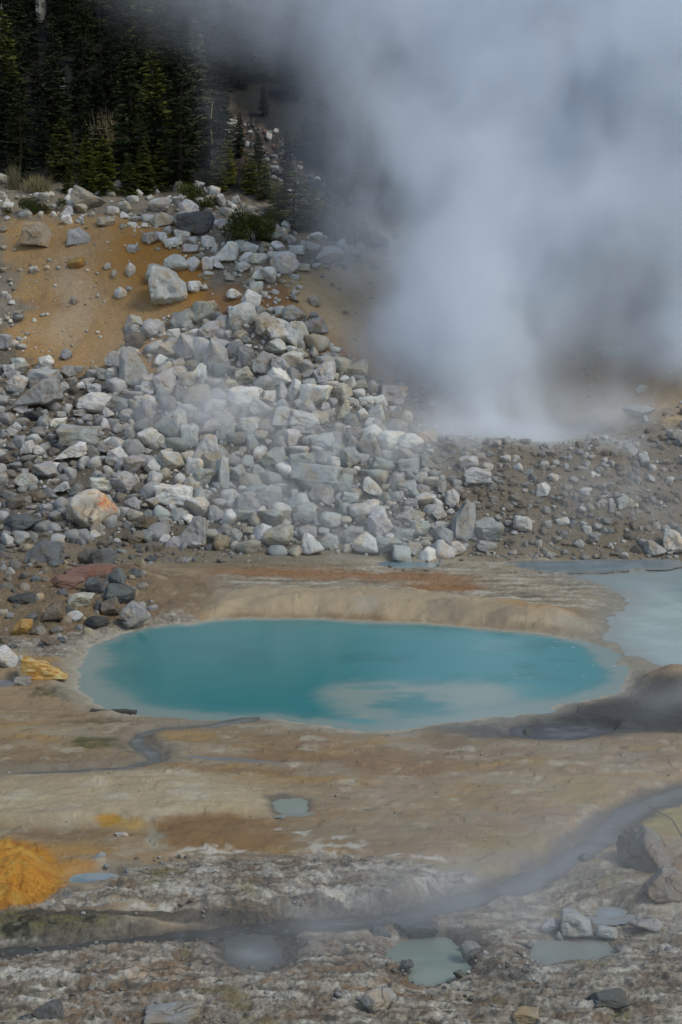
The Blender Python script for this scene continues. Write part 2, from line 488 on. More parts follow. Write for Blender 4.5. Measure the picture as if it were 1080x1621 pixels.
    mix((.34, .27, .18), led * sst(.1, .5, A), .5)
    mix((.30, .25, .20), e(60, 1300, 130, 8) * sst(-.1, .3, ST), .6)
    mix((.44, .24, .03), e(168, 1305, 18, 9), .9)
    mix((.45, .28, .06), e(195, 1310, 30, 8), .6)
    mix((.25, .155, .075), e(350, 1325, 118, 26, .15), .9)
    mix((.24, .17, .10), e(120, 1325, 110, 10), .6)
    mix((.38, .40, .34), e(240, 1330, 14, 14), .6)
    mix((.40, .25, .10), e(120, 1350, 50, 9), .8)
    # --- orange mound
    mo = sst(1.15, .9, ell(wx, wy, -12, 1390, 112, 60))
    mix((.50, .235, .03), mo, .97)
    mix((.50, .31, .07), mo * sst(0, .4, C_ + B), .7)
    mix((.30, .12, .02), mo * sst(.1, .5, -C_ + .5 * B), .6)
    mix((.46, .25, .06), e(110, 1378, 50, 14), .8)
    mix((.53, .48, .36), e(120, 1365, 60, 6) * sst(0, .2, C_ + B), .8)
    # --- ochre areas at right
    mix((.34, .26, .10), e(925, 1258, 60, 20, .8), .6)
    mix((.34, .26, .10), e(815, 1336, 80, 17, .7), .65)
    mix((.34, .30, .13), e(1060, 1300, 90, 22, .4), .7)
    mix((.33, .29, .14), e(720, 1378, 110, 10, .4), .5)
    mix((.27, .21, .14), e(620, 1320, 220, 25, .5), .5)
    # --- crust
    cr = cm * lo * (1 - bandm) * (1 - lb) * (1 - mo)
    rr = fbm(x * 1.5, y * 3.0, 5, 41, ridge=True)
    K = fbm(x * 5, y * 8, 4, 42); M = fbm(x * 2.2, y * 5, 4, 55)
    K2 = fbm(x * 2.2, y * 9, 5, 85); K3 = fbm(x * 9, y * 16, 4, 86)
    mix((.32, .30, .27), cr, .9)
    mix((.43, .41, .375), cr * sst(.0, .3, K2), .8)
    mix((.54, .535, .51), cr * sst(.16, .42, M + .5 * K3 + .3 * K2), .85)
    mix((.20, .15, .11), cr * sst(.05, .3, -M + .6 * K), .85)
    mix((.09, .085, .075), cr * sst(.16, .36, -K - .3 * rr + .1 - .3 * K3), .85)
    mix((.13, .12, .105), cr * sst(.12, .3, -K2 - .3 * K3), .7)
    mix((.35, .20, .09), cr * sst(.22, .45, A + .3 * K) * sst(1500, 1560, qy), .5)
    mix((.24, .22, .09), cr * sst(.25, .5, B - .2 * A), .5)
    for cx, cy, rx, ry in ((535, 1345, 45, 14), (300, 1425, 38, 12), (505, 1425, 60, 9), (330, 1352, 60, 6), (620, 1385, 80, 8), (660, 1360, 50, 5),
                           (225, 1290, 0.1, .1), (470, 1320, 25, 5), (60, 1436, 24, 6), (845, 1545, 50, 10), (240, 1440, 35, 7), (60, 1550, 70, 8), (590, 1590, 60, 10)):
        mix((.60, .59, .57), (1 - mo) * e(cx, cy, rx, ry, .4) * sst(-.25, .15, C_ + .5 * ST), .85)
    mix((.17, .20, .22), (1 - mo) * e(75, 1425, 45, 16) * sst(-.1, .2, C_), .8)
    mix((.10, .098, .055), e(40, 1466, 150, 17, .3), .75)
    mix((.15, .145, .06), e(60, 1462, 120, 12, .3) * sst(.0, .2, C_ + .5 * ST), .85)
    mix((.03, .03, .018), e(40, 1470, 150, 15, .3) * sst(.05, .25, -C_ + .4 * K2), .85)
    # --- wet rims, and shade painted under the stream bank
    wet = sst(.22, .0, ws) * lo
    stz = sdf_path(STREAM, x, y)
    mix((.115, .105, .09), sst(.24, .03, stz + .12 * B) * (1 - up), .85)
    mix((.075, .07, .06), sst(.22, .05, ell(qx, qy, 350, 1452, 300, 5) - 1 + .3 * B), .8)  # dark strip: shade of the undercut bank put into the ground colour
    for cx, cy, rx, ry in ((412, 1500, 88, 34), (460, 1278, 42, 16), (800, 1545, 50, 12), (715, 1500, 60, 30)):
        mix((.10, .095, .09), e(cx, cy, rx, ry, .25), .75)
    prim = sst(.75, .0, WATERS[0][1](x, y))
    mix((.36, .345, .30), prim * sst(985, 1010, qy), .85)
    mix((.56, .53, .46), sst(.16, .0, WATERS[0][1](x, y) + .06 * C_), .75)
    pal = sst(1.3, .0, WATERS[1][1](x, y) + .3 * B) * lo
    mix((.30, .30, .28), pal, .8)
    mix((.17, .165, .155), sst(.5, .05, sdf_path(RIV, x, y) + .1 * B), .5)
    mix((.16, .16, .165), wet * sst(.1, .0, ws) * (ws < 1), .25)
    rough = rough - .35 * np.clip(wet + sst(.5, .05, stz), 0, 1) - .35 * e(890, 1142, 215, 27, .25)
    # ------------------ slopes
    u = np.zeros_like(col); lowc = col.copy(); col = np.tile(np.array([.26, .225, .185]), (n, 1))
    wx = px + 40 * A * 1.5 + 16 * B; wy = py + 26 * A + 14 * B
    mix((.17, .145, .115), sst(-.1, .4, B + .3 * C_), .6)
    mix((.34, .32, .29), sst(.1, .5, C_ - .2 * B), .6)
    mix((.13, .115, .095), sst(640, 600, wx - .9 * np.maximum(0, wy - 700)) * sst(500, 540, wy + .15 * wx), .75)  # ground below the pile darkened, painting the shade in the rock gaps
    mix((.19, .165, .13), sst(640, 720, wx) * sst(690, 715, wy), .8)
    def P(pts, s=14): return sst(s, -s, sdf_poly(np.array(pts, float), wx, wy))
    sandL = P([(15, 520), (40, 440), (10, 370), (90, 335), (220, 345), (300, 375), (330, 430), (345, 480), (270, 520), (240, 600), (150, 595), (60, 600), (30, 570)])
    mix((.42, .27, .125), sandL, .95)
    mix((.42, .21, .045), sandL * P([(190, 360), (300, 380), (420, 440), (420, 510), (330, 500), (230, 470), (180, 420)], 30), .9)
    mix((.24, .14, .07), sandL * sst(.1, .6, -A + .4 * B), .6)
    mix((.46, .38, .30), sandL * P([(80, 420), (140, 400), (150, 500), (110, 560), (60, 520)], 30), .6)
    sandM = P([(430, 505), (450, 445), (540, 415), (700, 400), (1080, 420), (1200, 420), (1200, 640), (1050, 660), (940, 660), (700, 670), (620, 610), (520, 560), (440, 530)])
    mix((.56, .42, .265), sandM, .95)
    mix((.34, .19, .07), sandM * P([(380, 450), (450, 430), (450, 520), (400, 510)], 15), .8)
    mix((.33, .18, .07), sandM * P([(500, 530), (620, 560), (660, 620), (560, 590)], 20), .7)
    mix((.44, .26, .11), sandM * P([(900, 520), (1060, 500), (1100, 640), (930, 620)], 30), .8)
    mix((.33, .17, .06), P([(330, 470), (450, 440), (480, 510), (400, 510), (330, 500)], 15), .8)
    mix((.20, .155, .115), P([(940, 700), (1060, 720), (1040, 800), (900, 790)], 30) * sst(-.2, .2, B), .7)
    mix((.42, .44, .42), P([(700, 675), (860, 690), (1000, 690), (1000, 712), (700, 705)], 10) * sst(.0, .25, C_ + B + .2), .8)
    # forest floor
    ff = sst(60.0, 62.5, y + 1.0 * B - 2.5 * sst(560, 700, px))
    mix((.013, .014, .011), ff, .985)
    mix((.13, .10, .085), P([(345, 150), (385, 160), (470, 250), (560, 330), (600, 390), (470, 330), (370, 240)], 10) * sst(-.15, .25, B + C_), .9)
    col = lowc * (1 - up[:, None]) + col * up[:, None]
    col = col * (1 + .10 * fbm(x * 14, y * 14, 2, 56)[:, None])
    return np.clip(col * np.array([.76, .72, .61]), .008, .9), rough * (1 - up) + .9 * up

def build_terrain():
    near = np.concatenate([np.arange(3, 11.2, .35)])
    pyr = np.arange(1700, 879, -1.45)
    mid = plane_xy(np.zeros_like(pyr), pyr)[1]
    mid = mid[mid > 11.3]
    up1 = np.arange(mid[-1] + .05, 64, .055)
    up2 = 64 + np.cumsum(np.linspace(.1, 2.2, 130))
    ys = np.concatenate([[-40, -25, -15, -8, -3, 0], near, mid, up1, up2])
    uc = np.arange(-.275, .2751, .00078)
    us = np.concatenate([-np.geomspace(3.2, .285, 60), uc, np.geomspace(.285, 3.2, 60)])
    U, Y = np.meshgrid(us, ys)
    X = U * np.maximum(Y, 6)
    nr, nc = Y.shape
    x, y = X.ravel(), Y.ravel()
    Z = np.empty(len(x)); colr = np.empty((len(x), 4)); crs = np.empty(len(x))
    step = 200000
    for s in range(0, len(x), step):
        sl = slice(s, min(len(x), s + step))
        z, cm, ws, qx, qy = height(x[sl], y[sl])
        c, r = paint(x[sl], y[sl], z, cm, ws, qx, qy)
        crs[sl] = np.clip(np.maximum(cm, sst(36.5, 38.5, y[sl]) * .9), 0, 1); Z[sl] = z; colr[sl, :3] = c; colr[sl, 3] = r
    idx = np.arange(nr * nc).reshape(nr, nc)
    Fq = np.stack([idx[:-1, :-1], idx[:-1, 1:], idx[1:, 1:], idx[1:, :-1]], -1).reshape(-1, 4)
    me = mesh_np('ground', np.stack([x, y, Z], 1), Fq)
    add_attr(me, 'tint', colr); add_attr(me, 'crust', crs, 'FLOAT')
    return me

def ground_mat():
    m, nt, b = new_mat('ground')
    a = nd(nt, 'ShaderNodeAttribute', attribute_name='tint')
    g = nd(nt, 'ShaderNodeNewGeometry')
    n1 = noise(nt, g.outputs['Position'], 22, 5, .7)
    n2_ = noise(nt, g.outputs['Position'], 5, 4, .6)
    cr = nd(nt, 'ShaderNodeAttribute', attribute_name='crust').outputs['Fac']
    mm = nd(nt, 'ShaderNodeMath', operation='MULTIPLY_ADD'); nt.links.new(ramp(nt, n1, .34, .66, -.36, .36), mm.inputs[0])
    nt.links.new(ramp(nt, cr, 0, 1, .22, 1.0), mm.inputs[1]); mm.inputs[2].default_value = 1.0
    f = mm.outputs[0]
    c = val_scale(nt, a.outputs['Color'], f)
    sp = ramp(nt, noise(nt, g.outputs['Position'], 55, 2, .6), .62, .72)
    c = mixc(nt, sp, c, val_scale(nt, c, ramp(nt, n2_, .4, .6, .45, 1.5)))
    nt.links.new(c, b.inputs['Base Color'])
    nt.links.new(a.outputs['Alpha'], b.inputs['Roughness'])
    h = nd(nt, 'ShaderNodeMath', operation='ADD'); nt.links.new(n1, h.inputs[0]); nt.links.new(n2_, h.inputs[1])
    bp = bump(nt, h.outputs[0], .8, .035, b); nt.links.new(ramp(nt, cr, 0, 1, .22, .8), bp.inputs['Strength'])
    b.inputs['Specular IOR Level'].default_value = .3
    return m

ground = tag(link('ground', build_terrain(), ground_mat()), kind='structure')

# ------------------------------------------------------------------ water sheets
def water_mat(name, rough=.12, spec=.5, rip=.25, rscale=5):
    m, nt, b = new_mat(name)
    a = nd(nt, 'ShaderNodeAttribute', attribute_name='tint')
    nt.links.new(a.outputs['Color'], b.inputs['Base Color'])
    b.inputs['Roughness'].default_value = rough
    b.inputs['IOR'].default_value = 1.33
    b.inputs['Specular IOR Level'].default_value = spec
    g = nd(nt, 'ShaderNodeNewGeometry')
    mp = nd(nt, 'ShaderNodeMapping'); mp.inputs['Scale'].default_value = (1, 1.8, 1)
    nt.links.new(g.outputs['Position'], mp.inputs[0])
    bump(nt, noise(nt, mp.outputs[0], rscale, 3, .5), rip, .02, b)
    return m

WM = water_mat('hot_spring_water', .14, .45, .10)
WMUD = water_mat('muddy_water', .32, .3, .25, 9)

def sheet(name, sdf, level, bbox, res, colfn, mat, margin=.14):
    xs = np.arange(bbox[0], bbox[1], res); ys = np.arange(bbox[2], bbox[3], res)
    X, Y = np.meshgrid(xs, ys); x, y = X.ravel(), Y.ravel()
    s = sdf(x, y)
    idx = np.arange(len(x)).reshape(X.shape)
    q = np.stack([idx[:-1, :-1], idx[:-1, 1:], idx[1:, 1:], idx[1:, :-1]], -1).reshape(-1, 4)
    q = q[(s[q].min(1) < margin)]
    used = np.unique(q); remap = np.zeros(len(x), int); remap[used] = np.arange(len(used))
    x, y, s = x[used], y[used], s[used]
    me = mesh_np(name, np.stack([x, y, np.full(len(x), level)], 1), remap[q])
    qx, qy = proj(x, y, np.zeros_like(x))
    c = colfn(x, y, s, qx, qy)
    add_attr(me, 'tint', np.concatenate([c, np.ones((len(c), 1))], 1))
    return tag(link(name, me, mat), kind='structure')

def bb(p, pad=.4):
    p = np.array(p); return (p[:, 0].min() - pad, p[:, 0].max() + pad, p[:, 1].min() - pad, p[:, 1].max() + pad)

def lerp(c, c2, m): m = np.clip(m, 0, 1)[:, None]; return c * (1 - m) + np.array(c2) * m

SHELF = smooth_poly(W([(505, 1095), (525, 1080), (560, 1074), (640, 1077), (700, 1076), (780, 1074), (812, 1088), (815, 1100), (880, 1104), (960, 1100), (900, 1135), (760, 1165),
              (640, 1175), (560, 1170), (510, 1150), (540, 1125), (535, 1108)]))
def c_pool(x, y, s, qx, qy):
    A = fbm(x * .5, y * .7, 4, 60); B = fbm(x * 1.8, y * 2.5, 4, 61); D = fbm(x * 7, y * 7, 2, 62)
    c = np.tile(np.array([.032, .190, .185]), (len(x), 1))
    c = lerp(c, (.054, .238, .242), sst(350, 850, qx + 60 * A))
    c = lerp(c, (.026, .155, .155), sst(.0, .5, A + .2 * B) * .6)
    wob_ = .45 * A + .22 * B + .08 * fbm(x * 5, y * 6, 3, 66)
    sh = .9 * sst(.50, -.40, sdf_poly(SHELF, x, y) + wob_)
    beige = (.25, .295, .245)
    c = lerp(c, beige, sh)
    bl = sst(1.4, .4, ell(qx, qy, 648, 1112, 62, 17) + .9 * B + .4 * A)
    c = lerp(c, (.055, .20, .195), bl * .9)
    c = lerp(c, (.08, .28, .29), sst(1.2, .8, ell(qx, qy, 560, 1137, 45, 5) + .6 * B) * .8)
    c = lerp(c, (.06, .22, .21), sst(1.1, .9, ell(qx, qy, 590, 1083, 45, 4) + .6 * B) * .5)
    c = lerp(c, (.12, .28, .27), sst(1.1, .5, ell(qx, qy, 785, 1018, 45, 12) + .6 * B) * .45)
    rim = np.where(qx < 330, .75, np.where(qy > 1060, .32, .16))
    rim = .22 + .5 * sst(420, 150, qx) * sst(985, 1050, qy) + .25 * sst(1060, 1110, qy) + .3 * sst(900, 990, qx)
    c = lerp(c, (.28, .31, .26), sst(-rim, -rim * .25, s + .08 * B))
    c = lerp(c, (.10, .22, .21), sst(-rim * 1.8, -rim * .9, s + .12 * B) * .4)
    c = lerp(c, (.45, .48, .45), sst(.52, .62, D) * sst(700, 900, qx + 100 * A) * .6)      # foam flecks
    return c
sheet('turquoise_pool', WATERS[0][1], WATERS[0][2], bb(POOL), .05, c_pool, WM)

def c_flat(c0, c1, sc=1.2, rimc=(.2, .2, .18), rimw=.15):
    def f(x, y, s, qx, qy):
        B = fbm(x * sc, y * sc * 1.6, 4, 63)
        c = np.tile(np.array(c0, float), (len(x), 1)); c = lerp(c, c1, sst(-.15, .35, B))
        return lerp(c, rimc, sst(-rimw, 0, s + .3 * rimw * B) * .6)
    return f
def c_stream(x, y, s, qx, qy):
    B = fbm(x * 1.5, y * 3, 4, 67); D = fbm(x * 6, y * 14, 3, 68)
    c = np.tile(np.array([.085, .085, .075]), (len(x), 1))
    c = lerp(c, (.125, .13, .115), sst(560, 900, qx)); c = lerp(c, (.06, .06, .05), sst(.05, .35, B) * .6)
    c = lerp(c, (.24, .25, .24), sst(.15, .35, D) * .35)
    return lerp(c, (.06, .055, .045), sst(-.12, 0, s + .05 * B) * .6)
def c_pale(x, y, s, qx, qy):
    B = fbm(x * .9, y * 1.4, 4, 64)
    c = np.tile(np.array([.30, .375, .335]), (len(x), 1))
    c = lerp(c, (.35, .43, .39), sst(-.1, .3, B))
    c = lerp(c, (.16, .22, .23), sst(960, 920, qy + 20 * B) * .5)
    return lerp(c, (.24, .25, .23), sst(-.6, 0, s + .3 * B) * .7)
sheet('milky_pool', WATERS[1][1], WATERS[1][2], bb(PALE, 1.2), .09, c_pale, WM)
sheet('rockfoot_water', WATERS[2][1], WATERS[2][2], bb(FARP, .8), .08, c_flat((.16, .22, .24), (.2, .26, .28)), WM)
sheet('rockfoot_water', WATERS[3][1], WATERS[3][2], bb(BACKP, .8), .08, c_flat((.14, .18, .19), (.19, .24, .25)), WM)
sheet('mud_puddle', WATERS[4][1], WATERS[4][2], bb(LEFTP), .05, c_flat((.17, .17, .18), (.2, .2, .21)), WMUD)
sheet('mud_pot_water', WATERS[5][1], WATERS[5][2], bb(P1, .2), .03, c_flat((.23, .26, .205), (.25, .28, .22), rimw=.04), WMUD)
sheet('mud_puddle', WATERS[6][1], WATERS[6][2], bb(P2, .2), .03, c_flat((.17, .23, .25), (.24, .29, .30), 2.5, (.3, .34, .3), .08), WMUD)
sheet('mud_pot_water', WATERS[7][1], WATERS[7][2], bb(P3, .2), .03, c_flat((.20, .24, .195), (.24, .28, .225), 2, (.17, .2, .16), .06), WMUD)
sheet('mud_pot_water', WATERS[8][1], WATERS[8][2], bb(P4, .3), .03, c_flat((.15, .16, .145), (.20, .21, .19), 2, (.09, .09, .08), .25), WMUD)
sheet('mud_puddle', WATERS[9][1], WATERS[9][2], bb(P5, .3), .03, c_flat((.19, .215, .18), (.22, .245, .21), 2), WMUD)
sheet('mud_puddle', WATERS[10][1], WATERS[10][2], bb(P6, .3), .03, c_flat((.22, .26, .27), (.25, .29, .30), 2), WMUD)
sheet('mud_puddle', WATERS[11][1], WATERS[11][2], bb(P7, .5), .04, c_flat((.055, .055, .058), (.10, .10, .103), 2.5, (.035, .035, .035), .15), WMUD)
sheet('stream', WATERS[12][1], WATERS[12][2], bb(STREAM[:, :2], .8), .05, c_stream, WMUD)
sheet('rivulet', WATERS[13][1], WATERS[13][2], bb(RIV[:, :2], .4), .04, c_flat((.13, .135, .12), (.19, .195, .175), 3, (.1, .09, .07), .06), WMUD, .04)
sheet('rivulet', WATERS[14][1], WATERS[14][2], bb(RIV2[:, :2], .3), .04, c_flat((.15, .155, .17), (.2, .2, .22), 2), WMUD, .05)

# ------------------------------------------------------------------ rocks
def rock_mat(name, per_object):
    m, nt, b = new_mat(name)
    tc = nd(nt, 'ShaderNodeNewGeometry').outputs['Position']
    if per_object:
        oi = nd(nt, 'ShaderNodeObjectInfo'); base = oi.outputs['Color']
    else:
        at = nd(nt, 'ShaderNodeAttribute', attribute_name='tint'); base = at.outputs['Color']
    n1 = noise(nt, tc, 1.6, 5, .6); n2_ = noise(nt, tc, 7, 5, .65); n3_ = noise(nt, tc, 2.7, 3, .5)
    c = val_scale(nt, base, ramp(nt, n1, .3, .7, .80, 1.16))
    c = val_scale(nt, c, ramp(nt, n2_, .3, .7, .84, 1.14))
    warm = val_scale(nt, mixc(nt, 1.0, c, (1.0, .80, .58, 1), 'MULTIPLY'), ramp(nt, n2_, 0, 1, 1, 1))
    c = mixc(nt, ramp(nt, n3_, .48, .66, 0, .75), c, warm)
    dk = val_scale(nt, c, ramp(nt, n1, 0, 1, .45, .6))
    c = mixc(nt, ramp(nt, noise(nt, tc, 13, 4, .7), .60, .72, 0, .7), c, dk)
    vo = nd(nt, 'ShaderNodeTexVoronoi', feature='DISTANCE_TO_EDGE', i_Scale=.8)
    wv = nd(nt, 'ShaderNodeVectorMath', operation='MULTIPLY_ADD')
    nz = nd(nt, 'ShaderNodeTexNoise', i_Scale=2.5, i_Detail=3); nt.links.new(tc, nz.inputs['Vector'])
    nt.links.new(nz.outputs['Color'], wv.inputs[0]); wv.inputs[1].default_value = (.9, .9, .9); nt.links.new(tc, wv.inputs[2])
    nt.links.new(wv.outputs[0], vo.inputs['Vector'])
    crk = ramp(nt, vo.outputs['Distance'], .0, .022, 1, 0)
    crk2 = nd(nt, 'ShaderNodeMath', operation='MULTIPLY'); nt.links.new(crk, crk2.inputs[0]); nt.links.new(ramp(nt, n3_, .5, .56), crk2.inputs[1])
    c = mixc(nt, crk2.outputs[0], c, val_scale(nt, c, ramp(nt, n1, 0, 1, .55, .75)))
    nt.links.new(c, b.inputs['Base Color'])
    b.inputs['Roughness'].default_value = .85
    b.inputs['Specular IOR Level'].default_value = .25
    h = nd(nt, 'ShaderNodeMath', operation='MULTIPLY_ADD'); nt.links.new(n2_, h.inputs[0]); h.inputs[1].default_value = .6; nt.links.new(n1, h.inputs[2])
    h2 = nd(nt, 'ShaderNodeMath', operation='MULTIPLY_ADD'); nt.links.new(crk2.outputs[0], h2.inputs[0]); h2.inputs[1].default_value = -.35; nt.links.new(h.outputs[0], h2.inputs[2])
    bump(nt, h2.outputs[0], .55, .10, b)
    return m
RM, RMS = rock_mat('rock', True), rock_mat('rubble', False)

def ico(sub):
    bm = bmesh.new(); bmesh.ops.create_icosphere(bm, subdivisions=sub, radius=1)
    v = np.array([p.co[:] for p in bm.verts]); f = np.array([[q.index for q in t.verts] for t in bm.faces]); bm.free()
    return v / np.linalg.norm(v, axis=1)[:, None], f
ICO = {k: ico(k) for k in (2, 3, 5)}

def rand_rot(rs):
    q = rs.normal(size=4); q /= np.linalg.norm(q); w, x, y, z = q
    return np.array([[1 - 2 * (y * y + z * z), 2 * (x * y - z * w), 2 * (x * z + y * w)],
                     [2 * (x * y + z * w), 1 - 2 * (x * x + z * z), 2 * (y * z - x * w)],
                     [2 * (x * z - y * w), 2 * (y * z + x * w), 1 - 2 * (x * x + y * y)]])

def rock_shape(seed, kind='block', sub=5):
    rs = np.random.RandomState(seed); D, Fc = ICO[sub]
    if kind == 'wedge':
        N = np.array([[0, 0, -1], [.75, 0, .65], [-.35, .1, .93], [0, 1, .25], [0, -1, .35], [-1, 0, .1], [.3, -.7, .6]]) + rs.normal(size=(7, 3)) * .12
        h = rs.uniform(.5, .8, 7)
    elif kind == 'round':
        N = rs.normal(size=(16, 3)); h = rs.uniform(.82, 1.0, 16)
    else:
        R = rand_rot(rs) if kind == 'block' else np.eye(3)
        N = np.concatenate([R, -R, rs.normal(size=(8, 3))]); N[:6] += rs.normal(size=(6, 3)) * .14
        h = np.concatenate([rs.uniform(.62, .9, 6), rs.uniform(.82, 1.1, 8)])
    N = N / np.linalg.norm(N, axis=1)[:, None]
    p = {'round': 9, 'block': 34, 'slab': 40, 'wedge': 40}[kind]
    q = np.maximum(D @ N.T, 0) / h
    r = (q ** p).sum(1) ** (-1 / p)
    V = D * r[:, None]
    am = .8 if kind == 'round' else 1.0
    k = n3(V * 1.7, seed % 97)
    V = V + D * (am * (.13 * k + .07 * n3(V * 4, seed % 91) + .022 * (1 - 2 * np.abs(n3(V * 7, seed % 89))) + (.012 * n3(V * 17, seed % 83) if sub > 3 else 0)))[:, None]
    # a few chips
    for _ in range(3 if kind != 'round' else 1):
        n = rs.normal(size=3); n /= np.linalg.norm(n); t = V @ n; lim = np.percentile(t, rs.uniform(84, 95))
        V = V - np.outer(np.maximum(t - lim, 0) * .85, n)
    lo, hi = V.min(0), V.max(0)
    return (V - (lo + hi) / 2) / ((hi - lo) / 2), Fc

random.seed(5)
LIB = {k: [mesh_np('boulder_shape', *rock_shape(100 + i * 7 + j * 1000, k)) for i in range(c)] for j, (k, c) in enumerate((('block', 16), ('round', 10), ('slab', 7), ('wedge', 6)))}
for L in LIB.values():
    for me in L: me.materials.append(RM)

COLR = {'dirt grey': (.215, .215, .195), 'dirt brown': (.165, .145, .115), 'taupe': (.20, .18, .15), 'white': (.55, .535, .48), 'pale grey': (.42, .41, .375), 'grey': (.275, .27, .25), 'greenish grey': (.30, .315, .285), 'dark grey': (.115, .122, .118),
        'tan': (.31, .265, .18), 'brown': (.15, .125, .095), 'orange': (.30, .18, .06), 'reddish': (.19, .115, .085), 'blackish': (.055, .057, .053), 'cream': (.36, .335, .265)}
ROCKS = []       # (px, py, w, h)
def put_rock(px, py, w, h, kind, colour, sink=.22, rz=None, depth=1.0, cj=.05, mesh=None, name='boulder', tilt=0.0):
    rr = random.Random(int(px * 131 + py * 17))
    x, y, z, d = hit(px, py + h * .32)
    m = d / FPX
    ww, hh = w * m, h * m
    dd = depth * (ww * .5 + hh * .5)
    sx, sz, sy = ww / 2, hh / 2 * 1.08, dd / 2
    me = mesh or rr.choice(LIB[kind])
    o = bpy.data.objects.new(name, me); COL.objects.link(o)
    o.location = (x, y + sy * .15, z + sz * (1 - 2 * sink) + sz * .15)
    o.scale = (sx, sy, sz)
    o.rotation_euler = (rr.uniform(-.15, .15), tilt + rr.uniform(-.08, .08), rr.choice((0, pi)) + rr.uniform(-.2, .2) if rz is None else rz)
    c = COLR[colour]; k = 1 + rr.uniform(-.13, .13)
    o.color = tuple(v * k * (1 + rr.uniform(-cj, cj) * .5) for v in c) + (1,)
    ROCKS.append((px, py, w, h))
    return o

